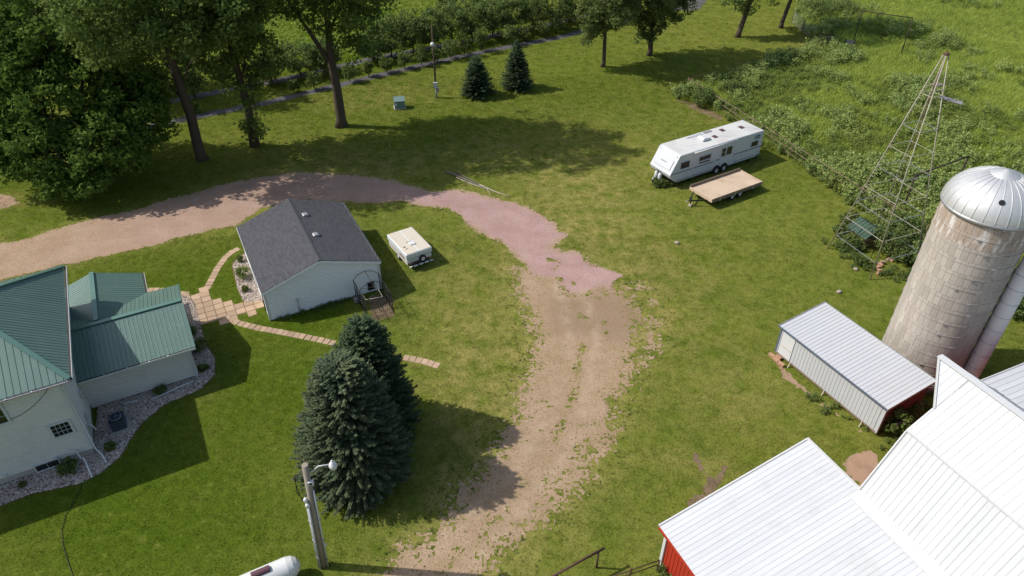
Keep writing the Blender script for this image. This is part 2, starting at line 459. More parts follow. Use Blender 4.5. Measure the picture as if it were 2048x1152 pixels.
# ================================================================ GROUND
def blob(x, y, u, v, rx, ry, amt):
    c = G(u, v)
    return amt * np.exp(-(((x - c.x) / rx) ** 2 + ((y - c.y) / ry) ** 2))
def dry_field(x, y):
    d = 0.30 + 0 * x
    if TANP is not None: d = d + .75 * sstep(-3.2, -.1, sdf(x, y, TANP)) + .35 * sstep(-1.6, 0, sdf(x, y, PINKP))
    for a in [(940, 700, 3.0, 6, .65), (960, 820, 2.2, 3, .8), (880, 560, 4, 4, .4), (1150, 420, 4, 5, .55), (1240, 500, 4, 5, .55), (1300, 640, 2.5, 3, .9),
              (960, 300, 3.5, 3, .75), (1080, 260, 7, 5, .4), (780, 335, 6, 3, .6), (620, 345, 6, 2, .7), (1160, 350, 6, 6, .4), (880, 950, 2.5, 3, .35),
              (700, 200, 7, 4, .45), (820, 185, 6, 4, .35), (1130, 380, 3, 3, .4), (1480, 780, 4, 3, .35), (1640, 85, 3, 2, .9), (1420, 230, 2, 1.4, .8),
              (420, 790, .8, .5, .7), (100, 1075, .5, .9, .9), (400, 1000, .8, .8, .5), (1270, 330, 9, 6, .25), (1350, 560, 4, 4, .25), (1010, 460, 2, 3, .4),
              (1380, 920, 1.3, .7, .8), (1440, 940, .8, .8, .7), (1480, 800, 2, 2, .3), (12, 402, 3, 1.6, 1.2), (620, 300, 7, 3, .3)]:
        d = d + blob(x, y, *a)
    return np.clip(d, 0, 1)
def lush_field(x, y):
    d = 0 * x
    for a in [(250, 980, 12, 6, .75), (420, 560, 12, 5, .9), (560, 760, 6, 5, .8), (600, 640, 3, 2, .8), (300, 1120, 10, 4, .5), (900, 240, 12, 7, .4),
              (800, 40, 22, 16, 1.0), (600, 100, 18, 10, .9), (430, 220, 14, 8, .45), (1160, 170, 10, 10, .35), (1560, 360, 5, 6, .35), (1380, 850, 8, 6, .15), (100, 380, 14, 6, .6)]:
        d = d + blob(x, y, *a)
    return np.clip(d, 0, 1)

PINKP = TANP = None
def grid_axis(lo, hi, step, far):
    a = list(np.arange(lo, hi + 1e-6, step))
    s, q = step, a[-1]
    while q < far: s *= 1.5; q += s; a.append(q)
    s, q = step, a[0]
    while q > -far: s *= 1.5; q -= s; a.insert(0, q)
    return np.array(a)
# gravel drive: pink crushed stone in the west and middle, tan gravel to the south, ragged grassy edges
PINK = G2([(-260, 610), (-260, 535), (-120, 512), (0, 488), (60, 478), (110, 462), (170, 440), (250, 425), (330, 402), (420, 376), (520, 353), (600, 345), (700, 350), (780, 362), (865, 384), (914, 379), (993, 399),
           (1044, 410), (1096, 435), (1117, 461), (1146, 471), (1114, 480), (1102, 494), (1129, 503), (1172, 509), (1184, 527), (1215, 537), (1262, 550), (1236, 566), (1232, 588), (1205, 574),
           (1172, 585), (1145, 591), (1123, 579), (1108, 557), (1060, 549), (1047, 527), (1008, 488), (968, 468), (923, 438), (895, 416), (850, 412), (800, 402), (740, 408), (680, 402), (600, 402), (520, 420), (470, 450),
           (400, 466), (330, 484), (250, 503), (170, 520), (100, 537), (0, 562), (-120, 590)])
TAN = G2([(1040, 540), (1062, 548), (1110, 556), (1123, 579), (1145, 591), (1232, 590), (1255, 600), (1262, 660), (1249, 700), (1244, 751), (1216, 800), (1222, 840), (1205, 868), (1165, 902), (1150, 940), (1111, 965), (1095, 1009), (1060, 1052),
          (1005, 1085), (978, 1115), (951, 1151), (900, 1230), (700, 1240), (787, 1151), (818, 1111), (860, 1085), (900, 1040), (933, 987), (969, 958), (991, 924), (1018, 880), (1040, 831), (1049, 787), (1067, 742), (1078, 693), (1071, 640), (1052, 590)])
SPARSE = G2([(1225, 545), (1290, 570), (1330, 620), (1320, 700), (1290, 760), (1250, 830), (1240, 890), (1190, 960), (1140, 1020), (1090, 1080), (1030, 1130), (1000, 1160), (880, 1160), (860, 1090), (960, 1030), (1080, 960), (1180, 860), (1220, 760), (1225, 640)])
BROWN = G2([(1100, 600), (1240, 590), (1290, 640), (1250, 680), (1120, 660)])
PINKP, TANP = PINK, TAN
gx, gy = grid_axis(-60, 80, .6, 900), grid_axis(8, 120, .6, 900)
X, Y = np.meshgrid(gx, gy)
nx, ny = len(gx), len(gy)
def sheet(name, X, Y, Z, mat, attrs=(), keep=None):
    ny_, nx_ = X.shape
    idx = np.arange(nx_ * ny_).reshape(ny_, nx_)
    q = np.stack([idx[:-1, :-1], idx[:-1, 1:], idx[1:, 1:], idx[1:, :-1]], -1)
    q = q[keep] if keep is not None else q.reshape(-1, 4)
    q = q.reshape(-1, 4)
    used, inv = np.unique(q, return_inverse=True)
    co = np.stack([X.ravel(), Y.ravel(), Z.ravel()], -1)[used]
    q = inv.reshape(-1, 4)
    me = bpy.data.meshes.new(name)
    me.vertices.add(len(co)); me.vertices.foreach_set('co', co.astype(np.float32).ravel())
    me.loops.add(q.size); me.loops.foreach_set('vertex_index', q.astype(np.int32).ravel())
    me.polygons.add(len(q))
    me.polygons.foreach_set('loop_start', np.arange(0, q.size, 4, dtype=np.int32)); me.polygons.foreach_set('loop_total', np.full(len(q), 4, dtype=np.int32))
    for n, a in attrs:
        at = me.attributes.new(n, 'FLOAT', 'POINT'); at.data.foreach_set('value', a.ravel()[used].astype(np.float32))
    me.update(calc_edges=True)
    me.polygons.foreach_set('use_smooth', np.ones(len(q), bool))
    return link(name, me, mat)
lawn = sheet('lawn', X, Y, 0 * X, M['lawn'], [('dry', dry_field(X, Y)), ('lush', lush_field(X, Y))])
tag(lawn, 'mown green lawn covering the farmyard', None, None, 'structure')

st = .07
ax, ay = np.arange(-62, 13, st), np.arange(11.5, 62, st)
DX, DY = np.meshgrid(ax, ay)
sp, stn, ss = sdf(DX, DY, PINK), sdf(DX, DY, TAN), sdf(DX, DY, SPARSE)
n_c, n_m, n_f = fbm(DX, DY, 2.6, 3, 3), fbm(DX, DY, .9, 3, 5), vnoise(DX / .115, DY / .115, 9)
rag = .95 * (n_c - .5) + .9 * (n_m - .5)
wx = sstep(-8, 2, DX)
tuft = sstep(.60, .74, fbm(DX, DY, .55, 3, 31)) * sstep(.50, .64, fbm(DX, DY, 3.2, 2, 33))
dens_p = sstep(-.55, .5, sp + rag * (.6 + .35 * wx)) * (1 - tuft * (.25 + .6 * wx)) * (1 - wx * (.17 - .14 * n_m))
dens_t = sstep(-2.0, 1.25, stn + .8 * rag) * (1 - .6 * tuft) * (.80 + .18 * n_m)
dens_s = .58 * sstep(-1.0, 1.1, ss + .6 * rag) * sstep(.25, .65, n_m)
def line_dist(px, py, ln):
    d = np.full(px.shape, 1e9)
    for (ax_, ay_), (bx_, by_) in zip(ln[:-1], ln[1:]):
        ex, ey = bx_ - ax_, by_ - ay_
        t = np.clip(((px - ax_) * ex + (py - ay_) * ey) / (ex * ex + ey * ey), 0, 1)
        d = np.minimum(d, np.hypot(px - ax_ - t * ex, py - ay_ - t * ey))
    return d
CL = G2([(1120, 540), (1150, 600), (1166, 680), (1152, 760), (1130, 840), (1085, 920), (1030, 990), (960, 1060), (880, 1135), (820, 1200)])
cld = line_dist(DX, DY, CL) + .25 * (n_c - .5)
track = np.exp(-((cld - .85) / .38) ** 2)
middle = np.exp(-(cld / .38) ** 2)
dens_t = dens_t * (1 - .55 * middle * sstep(.40, .62, n_m))
dens = np.maximum(np.maximum(dens_p, dens_t), dens_s)
grit = .72 * n_f + .28 * vnoise(DX / .38, DY / .38, 12)
mask = dens > np.where(dens_p > dens_t, .14 + .72 * grit, .08 + .92 * grit ** 1.25)
keep = mask[:-1, :-1]
pinkv = np.clip(sstep(-.5, .4, sp - .25 + .5 * (n_m - .5)), 0, 1)
pinkv = pinkv * (1 - .45 * sstep(-6, -14, DX)) * (1 - .75 * sstep(-27, -38, DX))
drive = sheet('gravel_drive', DX, DY, 0 * DX + .010 + .004 * n_m, M['gravel'], [('pink', pinkv), ('track', track), ('brown', sstep(-1.4, .6, sdf(DX, DY, BROWN) + .8 * (n_m - .5)))], keep)
tag(drive, 'ragged gravel driveway, pink stone curving into tan gravel', None, None, 'structure')
def on_drive(x, y):
    i = np.clip(((x - ax[0]) / st).astype(int), 0, len(ax) - 1); j = np.clip(((y - ay[0]) / st).astype(int), 0, len(ay) - 1)
    inside = (x > ax[0]) & (x < ax[-1]) & (y > ay[0]) & (y < ay[-1])
    return inside & mask[j, i]

def dens_at(p):
    i = np.clip(((p[:, 0] - ax[0]) / st).astype(int), 0, len(ax) - 1); j = np.clip(((p[:, 1] - ay[0]) / st).astype(int), 0, len(ay) - 1)
    inside = (p[:, 0] > ax[0]) & (p[:, 0] < ax[-1]) & (p[:, 1] > ay[0]) & (p[:, 1] < ay[-1])
    return np.where(inside, dens[j, i], 0)
def patch(name, poly, mat, z, step, rag=.3, seed=1, label='', soft=.0, attrs=()):
    x0, y0 = poly.min(0) - .6; x1, y1 = poly.max(0) + .6
    a, b = np.meshgrid(np.arange(x0, x1, step), np.arange(y0, y1, step))
    s = sdf(a, b, poly) + rag * (fbm(a, b, 1.1, 3, seed) - .5) * 2
    if soft: s = s - soft * vnoise(a / .2, b / .2, seed + 3)
    o = sheet(name, a, b, 0 * a + z, mat, attrs, (s > 0)[:-1, :-1])
    return tag(o, label, None, None, 'structure')
patch('dirt_patch', G2([(1690, 905), (1715, 895), (1745, 905), (1770, 925), (1730, 985), (1700, 960), (1680, 930)]), M['dirt'], .008, .06, .55, 4, 'bare tan dirt beside the white barn', .35)
patch('dirt_patch', G2([(1376, 900), (1395, 908), (1408, 940), (1430, 955), (1455, 925), (1462, 925), (1440, 975), (1425, 1005), (1380, 1030), (1370, 1010), (1400, 985), (1402, 955), (1385, 920)]), M['soil'], .008, .08, .3, 6, 'dark worn dirt scar in the lawn beside the white roof', .25)
patch('dirt_patch', G2([(1545, 715), (1580, 745), (1640, 800), (1720, 860), (1730, 875), (1690, 850), (1620, 800), (1560, 755)]), M['dirt'], .008, .08, .25, 8, 'worn dirt strip along the foot of the white shed', .3)
patch('dirt_patch', G2([(1340, 195), (1400, 205), (1450, 232), (1440, 243), (1385, 222)]), M['soil'], .008, .1, .5, 9, 'bare soil strip below the fence corner weeds', .5)
patch('dirt_patch', G2([(740, 592), (786, 590), (790, 635), (738, 645)]), M['soil'], .008, .08, .2, 10, 'bare dirt floor inside the wire dog kennel', .1)
patch('dirt_patch', G2([(-20, 388), (25, 392), (40, 405), (20, 415), (-20, 418)]), M['dirt'], .008, .08, .4, 12, 'bare dirt patch at the left edge of the lawn', .2)

# weed-fabric strips along the shrub rows
STRIP1 = np.array([(-75, 43.5), (-36.6, 66.1), (-26.1, 72.4), (-21.3, 75.9), (-15.3, 80.4), (-7.5, 85.8), (-.9, 90), (6.3, 93.9), (15, 101), (26, 108.2), (29.5, 113), (45, 124)])
STRIP2 = np.array([(-70, 52), (-34.9, 73.8), (-26.3, 78.8), (-16.2, 86.3), (-11.5, 89.0), (4.5, 98.9), (14, 106)])
def strip_poly(c, wd):
    d = np.gradient(c, axis=0); d /= np.linalg.norm(d, axis=1)[:, None]
    n = np.stack([-d[:, 1], d[:, 0]], -1) * wd / 2
    return np.vstack([c + n, (c - n)[::-1]])
patch('mulch_strip', strip_poly(STRIP1, 1.35), M['mulch'], .012, .14, .22, 14, 'dark weed fabric strip under the front shrub row')
patch('mulch_strip', strip_poly(STRIP2, 1.5), M['mulch'], .012, .16, .25, 15, 'dark weed fabric strip under the rear row of trees')
patch('mulch_strip', G2([(1360, 22), (1372, 8), (1385, -10), (1420, -10), (1400, 20)]), M['mulch'], .016, .14, .2, 16, 'wide dark fabric bed end near the far trees')
patch('garden_bed', G2([(462, 530), (478, 512), (500, 500), (545, 600), (486, 607), (474, 580)]), M['soil'], .010, .06, .05, 17, 'stone mulched bed along the garage wall')
HOUSE_BED = G2([(-60, 1030), (0, 1013), (60, 990), (160, 968), (200, 948), (240, 915), (260, 880), (285, 845), (330, 810), (400, 780), (430, 750), (429, 715), (411, 690), (403, 655), (388, 600), (352, 585), (300, 640), (200, 760), (190, 860), (-60, 960)])
patch('garden_bed', HOUSE_BED, M['soil'], .010, .06, .05, 18, 'curving stone mulched bed around the house')

MEADOW = np.array([G(*q)[:2] for q in [(1345, 192), (1390, 172), (1400, 170), (1540, 128), (1600, 112), (1628, 88), (1600, 50), (1590, 20), (1600, -40), (1800, -120)]] + [[150, 140], [150, 40], [42, 40]] +
                  [G(*q)[:2] for q in [(1990, 480), (1860, 548), (1800, 518), (1730, 478), (1690, 462), (1735, 432), (1700, 412), (1640, 360), (1560, 305), (1525, 300), (1480, 252), (1400, 212)]])

M['thatch'] = simple('shaded_thatch', (.085, .105, .026), .95, 0, 0.0, .4, .8, 9)  # dark tone puts the shaded gaps between weeds into the ground colour
mg = patch('meadow_ground', MEADOW, M['thatch'], .006, .5, .6, 20, 'thatch under the tall meadow weeds with shade in its colour')

# ================================================================ BUILDING HELPERS
def clip_poly(poly, a, b, c):
    """keep the side a*x+b*y+c >= 0 of a 2-D polygon"""
    out = []
    for i in range(len(poly)):
        p, q = poly[i], poly[(i + 1) % len(poly)]
        dp, dq = a * p[0] + b * p[1] + c, a * q[0] + b * q[1] + c
        if dp >= 0: out.append(p)
        if (dp >= 0) != (dq >= 0):
            t = dp / (dp - dq); out.append((p[0] + t * (q[0] - p[0]), p[1] + t * (q[1] - p[1])))
    return out
def steel_plane(parent, pts, ribdir, width, mat, rib=.022, ribw=.05, th=.03, name='roof_panel', mids=0):
    """a plane of ribbed steel built from separate panels; pts = polygon in the thing's own frame"""
    P = [Vector(q) for q in pts]
    n = (P[1] - P[0]).cross(P[2] - P[0]).normalized()
    vdir = (Vector(ribdir) - n * Vector(ribdir).dot(n)).normalized()
    if n.z < -1e-4: n = -n
    udir = vdir.cross(n).normalized()
    o = P[0]
    uv = [((q - o).dot(udir), (q - o).dot(vdir)) for q in P]
    u0, u1 = min(q[0] for q in uv), max(q[0] for q in uv)
    k = max(1, round((u1 - u0) / width)); wd = (u1 - u0) / k
    W = lambda u, v, h: o + udir * u + vdir * v + n * h
    for i in range(k):
        a, b = u0 + i * wd, u0 + (i + 1) * wd
        pl = clip_poly(clip_poly(uv, 1, 0, -(a + .0015)), -1, 0, b - .0015)
        if len(pl) < 3: continue
        m = MB(); nn = len(pl)
        m.add([W(*q, 0) for q in pl] + [W(*q, -th) for q in pl], [list(range(nn)), list(range(2 * nn - 1, nn - 1, -1))] + [[j, j + nn, (j + 1) % nn + nn, (j + 1) % nn] for j in range(nn)])
        for uu, big in [(a + ribw * .75, 1)] + [(a + wd * (j + 1) / (mids + 1), 0) for j in range(mids)]:
            h = rib if big else rib * .35; rw = ribw if big else ribw * .7
            ln = clip_poly(clip_poly(uv, 1, 0, -(uu - rw / 2)), -1, 0, uu + rw / 2)
            if len(ln) < 3: continue
            v0, v1 = min(q[1] for q in ln), max(q[1] for q in ln)
            cs = [q for q in ln]
            la = [q[1] for q in ln if q[0] < uu]; lb = [q[1] for q in ln if q[0] > uu]
            if not la or not lb: continue
            v0, v1 = max(min(la), min(lb)), min(max(la), max(lb))
            if v1 - v0 < .05: continue
            vs = [W(uu + s * rw * f / 2, v, hh) for v in (v0, v1) for s, f, hh in ((-1, 1, .001), (-1, .45, h), (1, .45, h), (1, 1, .001))]
            m.add(vs, [[0, 1, 5, 4], [1, 2, 6, 5], [2, 3, 7, 6], [0, 3, 2, 1], [4, 5, 6, 7]])
        m.build(name, mat, parent)
def clapboard(parent, p0, p1, poly, mat, outward, ch=.145, lap=.034, name='wall'):
    """lapped siding: poly of (distance along p0->p1, z) points, each course a tilted board"""
    p0, p1 = Vector((*p0, 0)), Vector((*p1, 0))
    d = (p1 - p0).normalized(); out = Vector((*outward, 0)).normalized()
    z0, z1 = min(q[1] for q in poly), max(q[1] for q in poly)
    m = MB(); z = z0
    while z < z1 - .01:
        zt = min(z + ch, z1)
        zm = min(z + ch * .58, zt)          # flat face below, bevelled shoulder above
        for za, zb in ((z, zm), (zm, zt)):
            if zb - za < .004: continue
            pl = clip_poly(clip_poly(poly, 0, 1, -za), 0, -1, zb)
            if len(pl) < 3: continue
            vs = [p0 + d * q[0] + Vector((0, 0, q[1])) + out * (.004 + lap * min(1, max(0, (z + ch - q[1]) / (ch * .42)))) for q in pl]
            m.add(vs, [list(range(len(vs)))])
            if za == z:
                lo = sorted([q for q in pl if abs(q[1] - z) < 1e-4])
                if len(lo) >= 2:
                    a, b = lo[0], lo[-1]
                    q = [p0 + d * s + Vector((0, 0, z)) + out * e for s, e in ((a[0], .004), (b[0], .004), (b[0], .004 + lap), (a[0], .004 + lap))]
                    m.add(q, [[0, 1, 2, 3]])
        z = zt
    return m.build(name, mat, parent)
def window(parent, c, along, out, wd, ht, cols, rows, glass, frame, fw=.07, name='window', slide=0.0):
    """window as part: frame, pane and glazing bars as sub-parts. c = centre on the wall"""
    c, al, ou = Vector(c), Vector((*along, 0)).normalized(), Vector((*out, 0)).normalized()
    up = Vector((0, 0, 1))
    fr = MB()
    for s in (-1, 1):
        fr.beam(c + al * s * (wd / 2 + fw / 2) - up * (ht / 2 + fw) + ou * .04, c + al * s * (wd / 2 + fw / 2) + up * (ht / 2 + fw) + ou * .04, .06, fw, al)
        fr.beam(c + up * s * (ht / 2 + fw / 2) - al * (wd / 2) + ou * .04, c + up * s * (ht / 2 + fw / 2) + al * (wd / 2) + ou * .04, .06, fw, up)
    f = fr.build(name, frame, parent)
    for i in range(cols):
        for j in range(rows):
            pw, ph = wd / cols, ht / rows
            q = c + al * (-wd / 2 + pw * (i + .5)) + up * (-ht / 2 + ph * (j + .5)) + ou * .026
            m = MB(); m.beam(q - al * (pw / 2 - .004), q + al * (pw / 2 - .004), .012, ph - .008, up); m.build('pane', glass, f)
    if cols > 1 or rows > 1:
        b = MB()
        for i in range(1, cols): b.beam(c + al * (-wd / 2 + wd * i / cols) - up * ht / 2 + ou * .036, c + al * (-wd / 2 + wd * i / cols) + up * ht / 2 + ou * .036, .02, .016, al)
        for j in range(1, rows): b.beam(c + up * (-ht / 2 + ht * j / rows) - al * wd / 2 + ou * .037, c + up * (-ht / 2 + ht * j / rows) + al * wd / 2 + ou * .037, .02, .016, up)
        b.build('glazing_bar', frame, f)
    return f

# ================================================================ FARMHOUSE (frame: x along the front wall, y to the back)
HA = R(28)
house = empty('farmhouse', (-22.28, 24.93, 0), HA)
tag(house, 'pale sided farmhouse with green ribbed steel hip roof and one-storey wing', 'house')
def house_shell():
    ZE = 5.62
    clapboard(house, (-9.0, 0), (0, 0), [(0, .45), (9.0, .45), (9.0, 5.4), (0, 5.4)], M['siding'], (0, -1))
    clapboard(house, (0, 0), (0, 9.9), [(0, .45), (9.9, .45), (9.9, 5.4), (0, 5.4)], M['siding'], (1, 0))
    clapboard(house, (-9.0, 9.9), (0, 9.9), [(0, .45), (9.0, .45), (9.0, 5.4), (0, 5.4)], M['siding'], (0, 1))
    clapboard(house, (-9.0, 0), (-9.0, 9.9), [(0, .45), (9.9, .45), (9.9, 5.4), (0, 5.4)], M['siding'], (-1, 0))
    m = MB(); m.bb(-8.97, -.03, .03, 9.87, 0, .46); m.build('foundation', M['concrete'], house)
    m = MB(); m.bb(-9.4, .5, -.36, 10.2, 5.40, 5.47); m.build('soffit', M['trim'], house)
    for x, y in ((0, 0), (0, 9.9)):
        m = MB(); m.bb(x - .10, x + .055, y - .055 if y == 0 else y - .10, y + .10 if y == 0 else y + .055, .45, 5.4); m.build('corner_board', M['trim'], house)
    roof = MB().bb(-9.45, .55, -.41, 10.25, 5.47, 5.585).build('roof', M['trim'], house)
    A, B = (-3.6, 4.92, 8.25), (-5.4, 4.92, 8.25)
    SE, NE, SW, NW = (.62, -.42, ZE), (.62, 10.3, ZE), (-9.55, -.42, ZE), (-9.55, 10.3, ZE)
    steel_plane(roof, [SE, NE, A], (-1, 0, .6), .235, M['green_roof'])
    steel_plane(roof, [SE, A, B, SW], (0, 1, .5), .30, M['green_roof'])
    steel_plane(roof, [NE, NW, B, A], (0, -1, .5), .30, M['green_roof'])
    steel_plane(roof, [SW, B, NW], (1, 0, .6), .30, M['green_roof'])
    for a, b in ((SE, A), (NE, A), (SW, B), (NW, B), (A, B)):
        a, b = Vector(a), Vector(b)
        MB().beam(a + Vector((0, 0, .045)), b + Vector((0, 0, .045)), .26, .05).build('ridge_cap', M['green_trim'], roof)
    MB().beam((.69, -.40, ZE - .07), (.69, 10.25, ZE - .07), .11, .12).build('gutter', M['dark_gutter'], roof)
    MB().beam((.755, -.42, ZE - .04), (.755, 10.27, ZE - .04), .02, .15).build('gutter_rim', M['trim'], roof)
    MB().beam((-9.5, -.48, ZE - .09), (.74, -.48, ZE - .09), .08, .05).build('gutter', M['sheet'], roof)
    for x in (-1.0, -2.1, -3.2):
        MB().beam((x, -.56, ZE - .03), (x, -.50, ZE - .03), .05, .06).build('gutter_strap', M['lamp_white'], roof)
    window(house, (-.80, -.04, 2.42), (1, 0), (0, -1), .82, .80, 4, 3, M['glass'], M['trim'], .11)
    window(house, (-3.05, -.04, 4.55), (1, 0), (0, -1), .95, 1.25, 2, 3, M['glass'], M['trim'], .10)
    w_ = window(house, (-2.15, -.04, .36), (1, 0), (0, -1), 1.05, .42, 2, 1, M['glass'], M['trim'], .05); w_['label'] = 'basement window with two dark panes'
    # downspouts and fixtures on the corner
    m = MB(); m.tube([(.62, -.45, 5.5), (.30, -.10, 5.3), (.13, -.09, 5.1), (.13, -.09, .40), (.35, -.45, .22), (.50, -1.05, .12)], .045, 6); m.build('downspout', M['trim'], house)
    m = MB(); m.tube([(-.95, -.07, .85), (-.70, -.10, .75), (-.62, -.35, .6), (-.55, -.55, .5)], .035, 6); m.build('vent_pipe', M['trim'], house)
    m = MB(); m.tube([(-.45, -.55, .55), (-.40, -.75, .30), (-.22, -1.75, .10)], .045, 6); m.build('drain_spout', M['lamp_white'], house)
    m = MB(); m.tube([(-.02 + .045, .75, .15), (.07, .75, 1.4), (.20, .75, 1.5), (.32, .75, 1.2), (.36, .75, .9)], .04, 6); m.build('vent_pipe', M['trim'], house)
    for y, z in ((1.4, 1.5), (1.1, 1.0), (2.5, 2.2)):
        m = MB(); m.bb(.02, .16, y - .14, y + .14, z - .2, z + .2); m.build('meter_box', M['conduit'], house)
    m = MB(); m.bb(-1.75, -1.6, -.13, -.02, .62, .78); m.build('vent_cap', M['lamp_white'], house)
    m = MB(); m.bb(-4.05, -3.9, -.13, -.02, .55, .7); m.build('vent_cap', M['lamp_white'], house)
    m = MB(); m.tube([(-2.9 + 2.5 * t, -.06, 4.0 - 1.5 * t * (1 - t) + 1.2 * t) for t in np.linspace(0, 1, 9)], .012, 5); m.build('cable', M['dark_gutter'], house)
    # wing
    we, wr = 2.55, 3.62
    clapboard(house, (0.03, 3.62), (5.72, 3.62), [(0, .12), (5.69, .12), (5.69, 2.40), (0, 2.40)], M['siding'], (0, -1), name='wing_wall')
    clapboard(house, (5.72, 3.62), (5.72, 9.5), [(0, .12), (5.88, .12), (5.88, 2.40), (2.94, 3.42), (0, 2.40)], M['siding'], (1, 0), name='wing_wall')
    clapboard(house, (0.03, 9.5), (5.72, 9.5), [(0, .12), (5.69, .12), (5.69, 2.40), (0, 2.40)], M['siding'], (0, 1), name='wing_wall')
    m = MB(); m.bb(5.62, 5.775, 3.565, 3.72, .12, 2.4); m.build('corner_board', M['trim'], house)
    m = MB(); m.bb(.05, 5.69, 3.65, 9.47, 0, .12); m.build('foundation', M['concrete'], house)
    wroof = MB().bb(.04, 6.05, 3.28, 9.85, 2.42, 2.47).build('wing_roof', M['trim'], house)
    steel_plane(wroof, [(.02, 3.15, we), (6.16, 3.15, we), (6.16, 6.55, wr), (.02, 6.55, wr)], (0, 1, .3), .235, M['green_roof'], mids=1)
    steel_plane(wroof, [(4.18, 9.95, we), (6.16, 9.95, we), (6.16, 6.55, wr), (.6, 6.55, wr), (1.5, 7.1, wr - .17)], (0, -1, .3), .235, M['green_roof'])
    steel_plane(wroof, [(.02, 6.55, wr), (1.5, 7.1, wr - .17), (.02, 9.0, 2.85)], (0, -1, .3), .235, M['green_roof'])
    MB().beam((.02, 6.55, wr + .035), (6.18, 6.55, wr + .035), .28, .05).build('ridge_cap', M['green_trim'], wroof)
    for y0 in (3.15, 9.95): MB().beam((6.19, y0, we - .03), (6.19, 6.55, wr - .03), .05, .14).build('rake_trim', M['green_trim'], wroof)
    MB().beam((.1, 3.08, we - .06), (6.2, 3.08, we - .06), .10, .11).build('gutter', M['dark_gutter'], wroof)
    MB().beam((.1, 3.02, we - .05), (6.2, 3.02, we - .05), .015, .12).build('gutter_rim', M['trim'], wroof)
    for x in (1.4, 2.6, 3.7, 4.7): MB().beam((x, 3.0, we - .01), (x, 3.1, we - .01), .05, .03).build('gutter_strap', M['lamp_white'], wroof)
    m = MB(); m.tube([(6.1, 3.15, 2.4), (5.85, 3.5, 2.2), (5.82, 3.52, .35), (5.75, 3.4, .15)], .045, 6); m.build('downspout', M['trim'], house)
    m = MB(); m.tube([(5.5, 3.15, .13), (3.1, 2.75, .10)], .05, 6); m.build('drain_spout', M['trim'], house)
    m = MB(); m.tube([(2.4, 3.0, .10), (1.6, 3.12, .10)], .05, 6); m.build('drain_spout', M['trim'], house)
    # porch cross gable
    pe, pr = 2.52, 3.46
    proof = MB().bb(-1.0, 3.98, 10.0, 12.2, 2.40, 2.45).build('porch_roof', M['trim'], house)
    steel_plane(proof, [(1.5, 12.45, pr), (4.2, 12.45, pe), (4.2, 9.9, pe), (1.5, 7.05, pr)], (1, 0, -.35), .235, M['green_roof'])
    steel_plane(proof, [(1.5, 12.45, pr), (1.5, 7.05, pr), (.04, 7.05, 2.95), (.04, 10.25, 2.95), (-1.1, 10.25, 2.55), (-1.1, 12.45, 2.55)], (-1, 0, -.35), .235, M['green_roof'])
    MB().beam((1.5, 7.05, pr + .035), (1.5, 12.47, pr + .035), .26, .05).build('ridge_cap', M['green_trim'], proof)
    MB().beam((4.27, 12.45, pe - .06), (4.27, 9.9, pe - .06), .11, .11).build('gutter', M['dark_gutter'], proof)
    MB().beam((4.34, 12.45, pe - .05), (4.34, 9.9, pe - .05), .02, .12).build('gutter_rim', M['trim'], proof)
    clapboard(house, (-.8, 12.1), (3.9, 12.1), [(0, .1), (4.7, .1), (4.7, 2.4), (2.3, 3.3), (0, 2.4)], M['siding'], (0, 1), name='porch_wall')
    clapboard(house, (3.9, 9.5), (3.9, 12.1), [(0, .1), (2.6, .1), (2.6, 2.4), (0, 2.4)], M['siding'], (1, 0), name='porch_wall')
    m = MB(); m.tube([(1.9, 6.35, 3.45), (1.75, 6.75, 3.65), (1.6, 6.9, 3.6), (1.35, 6.95, 3.45)], .03, 6); m.build('roof_cable', M['cable'], house)
house_shell()

